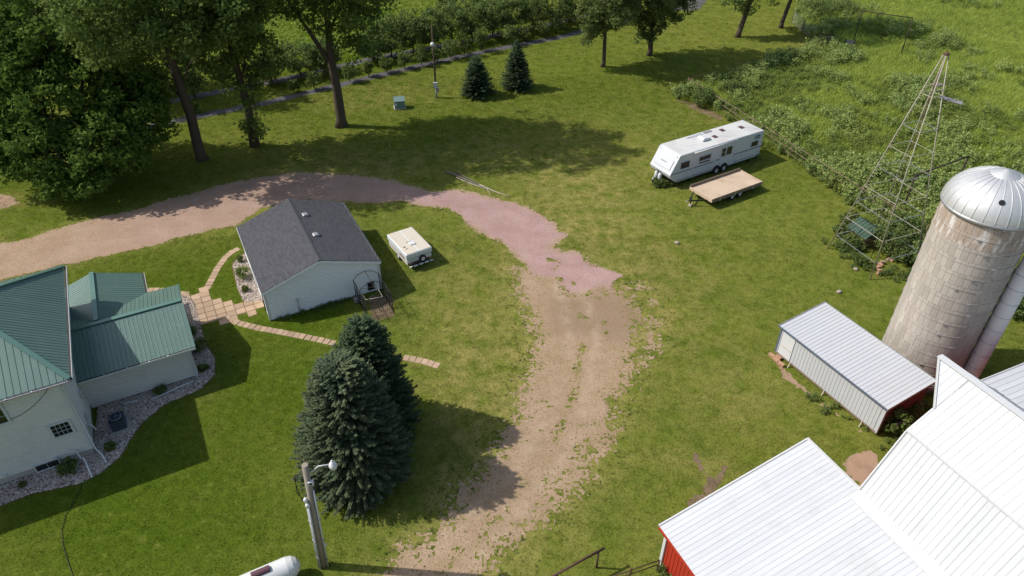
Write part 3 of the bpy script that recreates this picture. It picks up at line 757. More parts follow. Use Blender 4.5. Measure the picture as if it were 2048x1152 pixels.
# ================================================================ GARAGE
garage = empty('garage', (-15.93, 36.04, 0), R(27))
tag(garage, 'white sided garage with dark shingle gable roof', 'garage')
def build_garage():
    W, D, E, RZ = 7.68, 8.55, 2.45, 3.72
    gab = [(0, .05), (W, .05), (W, E), (W / 2, RZ - .12), (0, E)]
    clapboard(garage, (0, 0), (W, 0), gab, M['siding_white'], (0, -1))
    clapboard(garage, (0, D), (W, D), gab, M['siding_white'], (0, 1))
    clapboard(garage, (0, 0), (0, D), [(0, .05), (D, .05), (D, E), (0, E)], M['siding_white'], (-1, 0))
    clapboard(garage, (W, 0), (W, D), [(0, .05), (D, .05), (D, E), (0, E)], M['siding_white'], (1, 0))
    for x in (0, W):
        m = MB(); m.bb(x - .055 if x == 0 else x - .10, x + .10 if x == 0 else x + .055, -.055, .1, .05, E - .05); m.build('corner_board', M['trim'], garage)
    MB().bb(-.02, W + .02, -.02, D + .02, -.02, .06).build('slab', M['concrete'], garage)
    ov, oe = .14, .16
    sl = (RZ - E) / (W / 2)
    roof = MB().beam((W / 2, -oe, RZ + .01), (W / 2, D + oe, RZ + .01), .02, .02).build('roof', M['shingle'], garage)
    for s in (-1, 1):
        xe = W / 2 + s * (W / 2 + ov); ze = E - sl * ov
        sd_ = (Vector((xe, 0, ze)) - Vector((W / 2, 0, RZ))).length
        vs = [(W / 2, -oe, RZ), (W / 2, D + oe, RZ), (xe, D + oe, ze), (xe, -oe, ze)]
        vs += [(x, y, z - .05) for x, y, z in vs]
        me = MB().add(vs, [[0, 1, 2, 3], [7, 6, 5, 4], [0, 4, 5, 1], [1, 5, 6, 2], [2, 6, 7, 3], [3, 7, 4, 0]]).mesh('roof_slope', M['shingle'])
        uv = me.uv_layers.new(name='UVMap')
        for l in me.loops:
            co = me.vertices[l.vertex_index].co
            uv.data[l.index].uv = (co.y + 50, abs(co.x - W / 2) * math.sqrt(1 + sl * sl))
        link('roof_slope', me, None, roof)
        for y, o_ in ((-oe - .012, -1), (D + oe + .012, 1)):
            MB().beam((W / 2, y, RZ - .13), (xe, y, ze - .13), .022, .17).build('rake_board', M['siding_white'] if o_ < 0 else M['trim'], roof)
        MB().beam((xe + s * .012, -oe, ze - .10), (xe + s * .012, D + oe, ze - .10), .022, .12).build('fascia', M['trim'], roof)
    n_cap = 27
    me = MB().add([(-.16, 0, -.05), (-.16, .325, -.05), (0, .325, .012), (0, 0, .012), (.16, .325, -.05), (.16, 0, -.05)], [[0, 3, 2, 1], [3, 5, 4, 2]]).mesh('ridge_shingle', M['shingle'])
    me.uv_layers.new(name='UVMap')
    for i in range(n_cap):
        o = link('ridge_shingle', me, None, roof); o.location = (W / 2, -oe + i * (D + 2 * oe) / n_cap, RZ + .014); o.rotation_euler = (R(1.2), 0, 0)
    for y in (6.2, 3.25):
        v = MB(); z = RZ - sl * .62
        v.prism([(-.24, -.05), (.22, -.14), (.22, .03), (.10, .12), (-.12, .12), (-.24, .06)], 'y', -.2, .2)
        o = v.build('roof_vent', M['steel'], roof, .015); o.location = (W / 2 + .62, y, z)
        c = MB().bb(.10, .24, -.16, .16, -.06, .02).build('vent_opening', M['black'], roof); c.location = (W / 2 + .62, y, z + .0)
    # dog door, conduit, downspout
    f = MB(); f.bb(6.62, 7.22, -.08, -.02, .18, .95); d = f.build('dog_door', M['trim'], garage)
    MB().bb(6.70, 7.14, -.095, -.08, .22, .88).build('opening', M['black'], d)
    m = MB(); m.tube([(1.95, -.09, .03), (1.95, -.09, 1.05)], .045, 8); m.tube([(1.95, -.09, 1.05), (1.95, -.09, 1.2)], .085, 8); m.build('vent_pipe', M['conduit'], garage)
    m = MB(); m.tube([(-.16, .75, 2.35), (-.07, .75, 2.1), (-.07, .75, .3)], .05, 6); m.build('downspout', M['dark_gutter'], garage)
    for y0 in (4.6,):
        m = MB(); m.bb(-.08, -.02, y0 - .5, y0 + .5, .1, 2.1); dd = m.build('side_door', M['trim'], garage)
        m = MB(); m.bb(-.095, -.08, y0 - .3, y0 + .3, 1.2, 1.9); m.build('pane', M['glass'], dd)
build_garage()

# ================================================================ BARN (frame: x up the lean-to slope, y away)
barn = empty('barn', (15.13, 19.27, 0), R(25))
tag(barn, 'large white steel roofed gambrel barn with red walls and lean-to', 'barn')
def build_barn():
    YB = -17.0
    zk, xk, zr, xr, ze = 7.52, 1.38, 9.4, 4.1, 4.46
    lean = MB().bb(-7.9, -.05, YB + .1, 3.0, 2.28, 2.33).build('lean_to_roof', M['white_flash'], barn)
    steel_plane(lean, [(-8.0, 3.14, 2.52), (0.0, 3.14, 4.37), (0.0, YB, 4.37), (-8.0, YB, 2.52)], (1, 0, .23), .232, M['white_roof'], rib=.013, ribw=.03)
    MB().beam((-8.0, 3.19, 2.50), (0.0, 3.19, 4.35), .07, .12).build('rake_trim', M['white_flash'], lean)
    MB().beam((0.03, .05, 4.385), (.03, 3.22, 4.385), .12, .06).build('ridge_trim', M['white_flash'], lean)
    MB().prism([(-.62, 4.275), (.04, 4.43), (.04, 4.46), (-.62, 4.305)], 'y', YB, .02).build('flashing', M['white_flash'], lean)
    MB().bb(-8.03, -7.97, YB, 3.15, 2.34, 2.47).build('fascia', M['red'], lean)
    # red board wall under the lean-to eave, each steel sheet with a rib
    wall = MB().bb(-7.80, -7.76, YB, 2.75, 0, 2.32).build('lean_to_wall', M['red'], barn)
    me = MB().bb(-.012, .0, -.11, .11, .02, 2.28).bb(-.03, -.012, -.115, -.085, .02, 2.28).mesh('wall_panel', M['red'])
    for i in range(70):
        o = link('wall_panel', me, None, wall); o.location = (-7.802, 2.6 - i * .235, 0)
    MB().bb(-7.90, -7.74, 2.68, 2.84, 0, 2.36).build('corner_trim', M['white_flash'], barn)
    MB().prism([(-7.76, 0), (-.05, 0), (-.05, 4.25), (-7.76, 2.4)], 'y', 2.72, 2.76).build('end_wall', M['red'], barn)
    MB().bb(-.06, -.02, .0, 2.72, 0, 4.28).build('back_wall', M['red'], barn)
    # gambrel
    roof = MB().beam((xr, YB, zr - .05), (xr, .0, zr - .05), .1, .1).build('gambrel_roof', M['white_flash'], barn)
    X2 = 2 * xr
    steel_plane(roof, [(-.02, 0, ze), (xk, 0, zk), (xk, YB, zk), (-.02, YB, ze)], (xk, 0, zk - ze), .245, M['white_roof'], rib=.018, ribw=.035)
    steel_plane(roof, [(xk - .05, 0, zk + .03), (xr, 0, zr), (xr, YB, zr), (xk - .05, YB, zk + .03)], (xr - xk, 0, zr - zk), .30, M['white_roof'], rib=.018, ribw=.035)
    steel_plane(roof, [(X2 - xk + .05, 0, zk + .03), (X2 - xk + .05, YB, zk + .03), (xr, YB, zr), (xr, 0, zr)], (xr - xk, 0, zk - zr), .30, M['white_roof'], rib=.018, ribw=.035)
    steel_plane(roof, [(X2 + .02, 0, ze), (X2 + .02, YB, ze), (X2 - xk, YB, zk), (X2 - xk, 0, zk)], (xk, 0, ze - zk), .30, M['white_roof'], rib=.018, ribw=.035)
    # hay hood: triangular extension of both upper slopes
    q = lambda f: (xk + (xr - xk) * f, zk + (zr - zk) * f)
    h0 = q(.42)
    steel_plane(roof, [(h0[0], .02, h0[1] + .01), (xr, 1.48, zr + .01), (xr, .02, zr + .01)], (xr - xk, 0, zr - zk), .30, M['white_roof'], rib=.018, ribw=.035)
    steel_plane(roof, [(X2 - h0[0], .02, h0[1] + .01), (xr, .02, zr + .01), (xr, 1.48, zr + .01)], (xr - xk, 0, zk - zr), .30, M['white_roof'], rib=.018, ribw=.035)
    for sx in (0, 1):
        hx = h0[0] if sx == 0 else X2 - h0[0]
        MB().beam((hx, .0, h0[1] + .01), (xr, 1.52, zr + .01), .05, .16).build('hood_trim', M['white_flash'], roof)
        kx, ex = (xk, -.02) if sx == 0 else (X2 - xk, X2 + .02)
        MB().beam((ex, .03, ze - .02), (kx, .03, zk - .02), .06, .14).build('rake_trim', M['white_flash'], roof)
        MB().beam((kx, .03, zk - .02), (hx, .03, h0[1] - .02), .06, .14).build('rake_trim', M['white_flash'], roof)
        MB().beam((kx, YB, zk + .05), (kx, .03, zk + .05), .16, .03).build('break_flashing', M['white_flash'], roof)
    MB().beam((xr, YB, zr + .045), (xr, 1.5, zr + .045), .32, .05).build('ridge_cap', M['white_flash'], roof)
    MB().prism([(.05, 0), (X2 - .05, 0), (X2 - .05, ze - .1), (X2 - xk, zk - .1), (xr, zr - .12), (xk, zk - .1), (.05, ze - .1)], 'y', -.14, -.1).build('gable_wall', M['red'], barn)
    MB().bb(X2 - .1, X2 - .04, YB, -.1, 0, ze - .05).build('side_wall', M['red'], barn)
    MB().bb(.04, .1, YB, -.1, 3.9, ze - .05).build('side_wall', M['red'], barn)
    MB().prism([(-7.76, 0), (X2 - .05, 0), (X2 - .05, ze - .1), (X2 - xk, zk - .1), (xr, zr - .12), (xk, zk - .1), (.05, ze - .1), (-7.76, 2.4)], 'y', YB + .1, YB + .14).build('gable_wall', M['red'], barn)
build_barn()

# second white-roofed outbuilding at the right edge, behind the barn
outb = empty('outbuilding', (15.13, 19.27, 0), R(25))
tag(outb, 'white roofed outbuilding behind the barn at the right edge', 'outbuilding')
def build_out():
    roof = MB().bb(8.45, 19.0, -8.9, 2.2, 3.3, 3.34).build('roof', M['white_flash'], outb)
    steel_plane(roof, [(8.35, 2.5, 4.22), (19.2, 2.5, 3.75), (19.2, -9, 3.75), (8.35, -9, 4.22)], (1, 0, -.043), .30, M['white_roof'], rib=.018, ribw=.035)
    MB().beam((8.35, 2.54, 4.18), (19.2, 2.54, 3.71), .05, .14).build('rake_trim', M['white_flash'], roof)
    MB().bb(8.45, 8.5, -8.9, 2.3, 0, 4.1).build('wall', M['red'], outb)
    MB().prism([(8.5, 0), (19.0, 0), (19.0, 3.6), (8.5, 4.05)], 'y', 2.24, 2.3).build('end_wall', M['red'], outb)
build_out()

# ================================================================ WHITE SHED ON SKIDS (frame: y toward the back-left end)
shed = empty('shed', (16.36, 32.78, 0), R(28))
tag(shed, 'low white steel shed with red end wall in front of the silo', 'shed')
def build_shed():
    L_, D = 7.5, 3.3
    zf, zb = 2.30, 2.72
    roof = MB().bb(.05, D - .05, -L_ + .05, -.05, 2.17, 2.2).build('roof', M['shed_steel'], shed)
    steel_plane(roof, [(-.18, .12, zf), (D + .2, .12, zb), (D + .2, -L_ - .12, zb), (-.18, -L_ - .12, zf)], (1, 0, .12), .235, M['shed_steel'], rib=.02, ribw=.035)
    for y in (.15, -L_ - .15): MB().beam((-.2, y, zf - .04), (D + .22, y, zb - .04), .04, .16).build('rake_trim', M['sheet'] if y > 0 else M['shed_steel'], roof)
    MB().beam((-.2, .15, zf - .03), (-.2, -L_ - .15, zf - .03), .04, .09).build('eave_trim', M['rv_strip'], roof)
    MB().beam((D + .22, .15, zb - .02), (D + .22, -L_ - .15, zb - .02), .05, .10).build('eave_trim', M['steel'], roof)
    wall = MB().bb(.03, .06, -L_, 0, .30, zf - .1).build('front_wall', M['shed_steel'], shed)
    me = MB().bb(-.012, .0, -.113, .113, .30, zf - .1).bb(-.028, -.012, -.113, -.088, .30, zf - .1).mesh('wall_panel', M['shed_steel'])
    n = int((L_ - 1.15) / .227)
    for i in range(n): link('wall_panel', me, None, wall).location = (.028, -1.27 - i * .227, 0)
    door = MB().bb(-.02, .028, -1.12, -.16, .32, zf - .16).build('door', M['trim'], shed)
    MB().bb(-.05, -.02, -1.05, -.30, 1.0, 1.05).build('latch_bar', M['pale_wood'], door)
    MB().bb(-.045, -.015, -.16, -.10, .3, zf - .12).build('door_frame', M['shed_steel'], shed)
    MB().bb(-.03, .12, -.06, .05, .25, zf - .04).build('corner_trim', M['rv_strip'], shed)
    MB().bb(-.03, .10, -L_ - .05, -L_ + .02, .25, zf - .04).build('corner_trim', M['shed_steel'], shed)
    MB().prism([(.06, .3), (D, .3), (D, zb - .1), (.06, zf - .08)], 'y', -.03, 0).build('end_wall', M['dull_red'], shed)
    e = MB().prism([(.06, .3), (D, .3), (D, zb - .1), (.06, zf - .08)], 'y', -L_, -L_ + .03).build('end_wall', M['dull_red'], shed)
    me = MB().bb(-.012, .012, -.02, 0, .32, zf - .1).mesh('wall_rib', M['dull_red'])
    for i in range(13): link('wall_rib', me, None, e).location = (.22 + i * .235, -L_, 0)
    MB().bb(D - .03, D, -L_, 0, .3, zb - .08).build('back_wall', M['dull_red'], shed)
    MB().bb(.0, .10, -L_ - .02, .02, .18, .30).build('skid', M['board'], shed)
    MB().bb(D - .1, D, -L_ - .02, .02, .18, .30).build('skid', M['board'], shed)
    MB().bb(.05, D - .05, -L_ + .03, -.03, .24, .30).build('floor', M['board'], shed)
    for y in (-1.25, -3.9, -6.6):
        MB().beam((-.02, y, .30), (-.22, y - .05, 0), .05, .07).build('prop_post', M['pale_wood'], shed)
build_shed()
for i, (dx, dy, dz, rz, lab) in enumerate([(-.35, -.10, .10, .1, 'tan cinder block by shed door, farthest left'), (-.38, -.52, .10, -.1, 'tan cinder block in the middle below the shed door'), (-.42, -.95, .10, .15, 'tan cinder block nearest the shed prop post'),
                                           (-.12, -.42, .10, .05, 'tan cinder block against the shed skid')]):
    m = MB().box((0, 0, 0), (.22, .40, .20))
    o = m.build('cinder_block', M['brick'], None, .012)
    q = Matrix.Rotation(R(28), 3, 'Z') @ Vector((dx, dy, 0))
    o.location = (16.36 + q.x, 32.78 + q.y, dz + .002); o.rotation_euler = (0, 0, R(28) + rz)
    tag(o, lab, 'block', 'blocks at the shed door')

# ================================================================ SILO
silo = empty('silo', (24.5, 31.5, 0), 0)
tag(silo, 'tall concrete stave silo with silver metal dome', 'silo')
def build_silo():
    Rr, NS, RH = 2.2, 44, .765
    ROWS = 15
    top = RH * ROWS - .05
    MB().lathe([(Rr - .05, 0), (Rr - .05, top)], 44).build('core', M['stave'], silo)
    da = 2 * math.pi / NS
    prof = []
    def stave(mat):
        m = MB(); g = .012 / Rr
        a0, a1 = -da / 2 + g / 2, da / 2 - g / 2
        aa = [a0, 0, a1]; r0, r1 = Rr - .045, Rr
        z0, z1 = .006, RH - .006
        vs = [(r1 * math.cos(a), r1 * math.sin(a), z) for z in (z0, z1) for a in aa] + [(r0 * math.cos(a), r0 * math.sin(a), z) for z in (z0, z1) for a in aa]
        fs = [[0, 1, 4, 3], [1, 2, 5, 4], [3, 4, 10, 9], [4, 5, 11, 10], [0, 3, 9, 6], [2, 8, 11, 5], [0, 6, 7, 1], [1, 7, 8, 2]]
        return m.add(vs, fs, False)
    me1, me2 = stave(0).mesh('stave', M['stave']), stave(0).mesh('stave', M['stave_lime'])
    view = math.atan2(-31.5, -24.5)
    rest = MB(); src = stave(0)
    for r in range(ROWS):
        for k in range(NS):
            a = (k + .5 * (r % 2)) * da
            dv = (a - view + math.pi) % (2 * math.pi) - math.pi
            z = r * RH - (.3 if False else 0)
            if abs(dv) < R(82) + da * .0 and r >= 0:
                o = link('stave', me2 if r >= ROWS - 2 else me1, None, silo)
                o.rotation_euler = (0, 0, a); o.location = (0, 0, z)
                o.scale = (1 + random.uniform(-.0015, .0025),) * 2 + (1,)
            else:
                c, s = math.cos(a), math.sin(a)
                rest.add([(x * c - y * s, x * s + y * c, zz + z) for x, y, zz in src.v], src.f)
    o = rest.build('rear_staves', M['stave'], silo); o['kind'] = 'stuff'
    for r in range(ROWS + 1):
        for dz in ((0, .16) if r in (0, 1, 2) else (0,)):
            z = min(max(r * RH + dz - .2, .08), top)
            m = MB(); n = 48
            m.tube([((Rr + .012) * math.cos(2 * math.pi * k / n), (Rr + .012) * math.sin(2 * math.pi * k / n), z) for k in range(n + 1)], .014, 5, False)
            h = m.build('hoop', M['hoop'], silo)
            a = view + .35 + .28 * math.sin(r * 1.7)
            MB().box(((Rr + .03) * math.cos(a), (Rr + .03) * math.sin(a), z), (.06, .16, .07), a).build('turnbuckle', M['steel'], h)
    # dome of separate gores
    RD, HD, n = Rr + .10, 1.75, 28
    prof = [(RD, 0), (RD + .01, .12)] + [(RD * math.cos(t), .12 + HD * math.sin(t)) for t in np.linspace(.08, 1.30, 9)]
    z0 = top
    for k in range(n):
        a0, a1 = 2 * math.pi * k / n, 2 * math.pi * (k + 1) / n
        m = MB().lathe(prof, 3, (0, 0, z0), True, a0 + .002, a1 - .002)
        g = m.build('dome_gore', M['dome'], silo)
        pts = [(r * math.cos(a0) * 1.006, r * math.sin(a0) * 1.006, z0 + z + .01) for r, z in prof]
        MB().tube(pts, .016, 5).build('seam_rib', M['dome'], g)
    t = 1.30
    MB().lathe([(RD * math.cos(t) + .10, .12 + HD * math.sin(t) - .05), (RD * math.cos(t) + .05, .12 + HD * math.sin(t) + .02), (.22, HD + .20), (0.1, HD + .30), (.001, HD + .31)], 24, (0, 0, z0)).build('dome_cap', M['dome'], silo)
    MB().lathe([(RD + .02, -.06), (RD + .045, -.04), (RD + .045, .06), (RD + .01, .09)], 48, (0, 0, z0)).build('dome_rim', M['steel'], silo)
    a = view + .20
    q = Vector((RD * math.cos(.62) * math.cos(a), RD * math.cos(.62) * math.sin(a), z0 + .12 + HD * math.sin(.62)))
    nn = Vector((math.cos(a) * math.cos(.7), math.sin(a) * math.cos(.7), math.sin(.7)))
    MB().tube([q - nn * .05, q + nn * .04], .14, 14).build('porthole', M['black'], silo)
    # filler pipe and chute on the right flank
    ca = R(-38); cx, cy = (Rr + .48) * math.cos(ca), (Rr + .48) * math.sin(ca)
    chute = MB().lathe([(.46, .9), (.46, 8.3)], 20, (cx, cy, 0)).build('chute', M['lamp_white'], silo)
    for z in np.arange(1.0, 8.4, .92):
        MB().lathe([(.462, -.02), (.485, 0), (.462, .02)], 20, (cx, cy, z)).build('chute_band', M['steel'], chute)
    MB().lathe([(.46, 0), (.40, .5), (.40, 1.0), (.38, 1.05), (.001, 1.06)], 16, (cx, cy, 8.3)).build('chute_hood', M['lamp_white'], chute)
    MB().bb(cx - .25, cx + .25, cy - .25, cy + .25, 9.3, 9.7).build('chute_opening', M['dark_rust'], chute)
    MB().lathe([(.001, .88), (.44, .88)], 16, (cx, cy, 0)).build('chute_floor', M['black'], chute)
    for s in (-.3, .3): MB().beam((cx + s, cy, 0), (cx + s, cy, .95), .06, .06).build('chute_post', M['board'], chute)
    for z in (2, 4, 6, 8):
        MB().beam((cx * .8, cy * .8, z), (cx, cy, z), .05, .05).build('chute_bracket', M['steel'], chute)
build_silo()

# ================================================================ VEHICLES
def wheel(parent, c, axis, r, wd, name='wheel', rimmat=None):
    """tyre with a pale rim; axis = unit vector of the axle (outer side)"""
    c, ax_ = Vector(c), Vector(axis).normalized()
    prof = [(r * .58, -.5), (r * .9, -.5), (r, -.32), (r, .32), (r * .9, .5), (r * .58, .5)]
    rot = Vector((0, 0, 1)).rotation_difference(ax_).to_matrix().to_4x4()
    def turn(mb):
        mb.v = [tuple(c + rot @ Vector(q)) for q in mb.v]; return mb
    t = turn(MB().lathe([(a, b * wd) for a, b in prof], 22)).build('wheel' if name == 'wheel' else name, M['rubber'], parent)
    turn(MB().lathe([(r * .60, -.3 * wd), (r * .60, .42 * wd), (r * .52, .36 * wd), (r * .42, .20 * wd), (r * .22, .24 * wd), (r * .16, .40 * wd), (.001, .40 * wd)], 18)).build('rim', rimmat or M['lamp_white'], t)
    return t

# ---- travel trailer (frame: x toward the rear, y toward the far side; near side faces the yard)
rv = empty('travel_trailer', (13.72, 53.79, 0), R(31.0))
tag(rv, 'long white travel trailer with dark windows parked by the meadow fence', 'travel trailer')
def build_rv():
    L_, W = 10.35, 2.62
    prof = [(.18, .55), (.42, .42), (L_ - .5, .42), (L_, .62), (L_, 2.82), (L_ - .12, 2.90), (.60, 2.90), (.42, 2.82), (-.42, 1.28), (-.30, .98)]
    body = MB().prism(prof, 'y', 0, W).build('body', M['rv'], rv, .04)
    MB().bb(.62, L_ - .10, .06, W - .06, 2.885, 2.925).build('roof', M['rv_roof'], rv)
    for y in (.03, W - .03): MB().beam((.45, y, 2.885), (L_ - .05, y, 2.885), .05, .05).build('roof_rail', M['lamp_white'], rv)
    # side trim strips and windows on the near side (y = 0)
    for x0, x1, z0, z1 in ((-.30, 2.05, 1.30, 1.38), (2.15, 4.6, 1.30, 1.38), (4.75, 5.2, 1.34, 1.42), (7.0, L_ - .02, 1.34, 1.42)):
        MB().bb(x0, x1, -.014, -.002, z0, z1).build('side_stripe', M['rv_strip'], rv)
    for x0, x1, z0, z1 in ((.1, 2.0, .56, .60), (2.2, 5.0, .56, .60), (6.9, L_ - .05, .60, .64)):
        MB().bb(x0, x1, -.012, -.002, z0, z1).build('lower_stripe', M['rv_strip'], rv)
    MB().bb(2.05, 2.13, -.05, -.002, .48, 2.86).build('awning_arm', M['lamp_white'], rv)
    MB().bb(6.86, 6.94, -.05, -.002, .48, 2.86).build('awning_arm', M['lamp_white'], rv)
    MB().tube([(2.0, -.07, 2.80), (7.0, -.07, 2.80)], .06, 10).build('awning_roll', M['lamp_white'], rv)
    window(rv, (1.10, 0, 1.95), (1, 0), (0, -1), 1.0, .62, 1, 1, M['rv_glass'], M['rv'], .03)
    window(rv, (3.35, 0, 2.05), (1, 0), (0, -1), 1.35, .42, 1, 1, M['rv_glass'], M['rv'], .03)
    w2 = window(rv, (3.35, 0, 1.66), (1, 0), (0, -1), 1.25, .16, 1, 1, M['rv_glass'], M['lamp_white'], .04); w2['label'] = 'narrow lower pane with white bars'
    window(rv, (5.55, 0, 1.98), (1, 0), (0, -1), .48, .80, 1, 2, M['rv_glass'], M['rv'], .03)
    window(rv, (6.22, 0, 2.0), (1, 0), (0, -1), .66, .78, 1, 1, M['rv_glass'], M['rv'], .03)
    window(rv, (9.35, 0, 1.86), (1, 0), (0, -1), .85, .50, 1, 1, M['rv_glass'], M['rv'], .03)
    window(rv, (9.55, 0, 2.58), (1, 0), (0, -1), .72, .13, 1, 1, M['rv_glass'], M['rv'], .025)
    window(rv, (9.55, 0, 2.40), (1, 0), (0, -1), .72, .13, 1, 1, M['rv_glass'], M['rv'], .025)
    for x0, x1, z0, z1 in ((6.05, 6.6, .95, 1.25), (8.4, 9.6, .78, 1.2), (.5, 1.2, .75, 1.1)):
        MB().bb(x0, x1, -.012, -.002, z0, z1).build('hatch', M['trim'], rv)
    for x, z in ((5.35, 1.0), (8.0, 1.05), (9.95, .9), (.1, .62)):
        MB().bb(x - .05, x + .05, -.016, -.002, z - .05, z + .05).build('vent', M['sheet'], rv)
    # front cap lettering bar, handle, clearance lights (front face slopes from (.42,2.82) to (-.42,1.28))
    fx = lambda t: (.42 - .84 * t, 2.82 - 1.54 * t)
    for y0, y1, t0, t1, mt in ((1.05, 1.75, .50, .54, 'sheet'), (.30, .36, .30, .78, 'rv_strip'), (.30, 2.35, .80, .815, 'sheet'), (.32, 2.30, .26, .272, 'trim')):
        (xa, za), (xb, zb) = fx(t0), fx(t1)
        MB().add([(xa - .016, y0, za + .008), (xa - .016, y1, za + .008), (xb - .016, y1, zb + .008), (xb - .016, y0, zb + .008), (xa, y0, za), (xa, y1, za), (xb, y1, zb), (xb, y0, zb)],
                 [[0, 1, 2, 3], [4, 7, 6, 5], [0, 4, 5, 1], [1, 5, 6, 2], [2, 6, 7, 3], [3, 7, 4, 0]]).build('front_trim', M[mt], rv)
    for y in (.25, 2.37):
        MB().box((.35, y, 2.74), (.05, .08, .05)).build('marker_light', M['brick'], rv)
    # roof fittings
    ac = MB().prism([(0, 0), (.95, 0), (.95, .12), (.80, .24), (.15, .30), (.0, .18)], 'y', 0, .75).build('air_conditioner', M['lamp_white'], rv, .04); ac.location = (3.9, 1.0, 2.925)
    for x, y in ((5.5, 1.25), (7.0, 1.9), (8.9, 1.45)):
        v = MB().bb(x - .22, x + .22, y - .22, y + .22, 2.92, 2.99).build('roof_vent', M['tank_lid'], rv, .02)
        MB().bb(x - .25, x + .25, y - .25, y + .25, 2.92, 2.945).build('vent_flange', M['lamp_white'], v)
    MB().tube([(3.2, 2.25, 2.96), (4.9, 2.30, 2.96)], .035, 6).build('ladder_rail', M['sheet'], rv)
    MB().bb(3.5, 5.0, 2.15, 2.5, 2.92, 2.97).build('roof_patch', M['rv'], rv)
    MB().bb(5.2, 6.1, 2.2, 2.48, 2.92, 2.97).build('roof_patch', M['sheet'], rv)
    for x in (5.05, 5.95):
        MB().lathe([(.47, 0), (.47, .05)], 18, (0, 0, 0), False, 0, math.pi).v
        m = MB(); n = 12
        vs = [(x + .46 * math.cos(math.pi * k / n), -.012, .42 + .42 * math.sin(math.pi * k / n)) for k in range(n + 1)]
        m.add(vs + [(a, .03, c) for a, b, c in vs], [list(range(n + 1))] + [[i, i + 1, i + n + 2, i + n + 1] for i in range(n)]).build('wheel_well', M['black'], rv)
        wheel(rv, (x, .02, .35), (0, -1, 0), .35, .21)
        wheel(rv, (x, W - .02, .35), (0, 1, 0), .35, .21)
    MB().bb(.3, L_ - .4, .3, W - .3, .30, .43).build('chassis', M['dark_rust'], rv)
    m = MB(); m.beam((.4, .35, .42), (-1.15, W / 2, .42), .08, .12); m.beam((.4, W - .35, .42), (-1.15, W / 2, .42), .08, .12); m.build('hitch_frame', M['black'], rv)
    MB().tube([(-1.05, W / 2, .75), (-1.05, W / 2, .0)], .05, 8).build('tongue_jack', M['steel'], rv)
    for y in (1.08, 1.54):
        t = MB().lathe([(.001, 0), (.12, 0), (.155, .08), (.155, .52), (.11, .62), (.06, .65), (.06, .74), (.001, .75)], 16, (-.55, y, .46)).build('gas_bottle', M['lamp_white'], rv)
    MB().bb(-.6, -.5, 1.0, 1.62, 1.19, 1.22).build('bottle_clamp', M['dark_rust'], rv)
    for x in (1.0, 9.3): MB().tube([(x, .5, .40), (x, .5, 0)], .04, 6).build('stabiliser', M['steel'], rv)
build_rv()

# ---- flatbed trailer (x along the long side, y across)
flat = empty('flatbed_trailer', (16.28, 50.32, 0), R(31.5))
tag(flat, 'low flatbed trailer with plywood deck beside the travel trailer', 'trailer')
def build_flat():
    L_, W, z = 5.75, 2.56, .80
    deck = MB().bb(.03, L_ - .03, .03, W - .03, z - .05, z - .02).build('deck_frame', M['board'], flat)
    n = 5
    for i in range(n):
        MB().bb(.04 + i * (L_ - .08) / n + .004, .04 + (i + 1) * (L_ - .08) / n - .004, .04, W - .04, z - .018, z + .004 * (i % 2)).build('plywood_sheet', M['ply'], deck)
    MB().beam((3.45, .06, z + .03), (3.45, W - .06, z + .03), .05, .05).build('cross_strap', M['pale_wood'], flat)
    for y, h in ((0.0, .26), (W, .26)):
        MB().bb(0, L_, y - .025, y + .025, z - .22, z + .10 if y == 0 else z + .24).build('side_board', M['board'], flat)
        for x in (.9, 2.6, 4.7): MB().bb(x - .05, x + .05, y - .045 if y == 0 else y + .026, y - .026 if y == 0 else y + .045, z - .28, z + .12).build('stake', M['pale_wood'], flat)
    for x in (-.025, L_ + .025): MB().bb(x - .025, x + .025, -.02, W + .02, z - .20, z + (.06 if x < 0 else .09)).build('end_board', M['ply'], flat)
    for y in (.35, W - .35): MB().beam((0, y, z - .16), (L_, y, z - .16), .07, .14).build('chassis_rail', M['black'], flat)
    for x in (2.55, 3.45):
        MB().tube([(x, .2, .33), (x, W - .2, .33)], .04, 6).build('axle', M['black'], flat)
        wheel(flat, (x, .22, .33), (0, -1, 0), .33, .2); wheel(flat, (x, W - .22, .33), (0, 1, 0), .33, .2)
        for y in (.15, W - .15): MB().beam((x, y, .4), (x, y, z - .1), .05, .05).build('spring', M['black'], flat)
    m = MB(); m.beam((0, .45, z - .2), (-1.25, W / 2, .52), .08, .1); m.beam((0, W - .45, z - .2), (-1.25, W / 2, .52), .08, .1); m.build('tongue', M['black'], flat)
    MB().tube([(-1.05, W / 2, 1.05), (-1.05, W / 2, .10)], .04, 8).build('jack', M['black'], flat)
    MB().tube([(-1.35, W / 2, .52), (-1.6, W / 2, .52)], .05, 8).build('coupler', M['steel'], flat)
    MB().tube([(-1.05, W / 2 - .18, .97), (-1.05, W / 2 + .1, .97)], .015, 6).build('jack_handle', M['black'], flat)
    MB().box((-1.05, W / 2, .06), (.34, .24, .12), .4).build('jack_block', M['pale_wood'], flat)
    for y in (.3, W - .3): MB().bb(L_ + .05, L_ + .08, y - .08, y + .08, z - .16, z - .06).build('tail_light', M['brick'], flat)
build_flat()

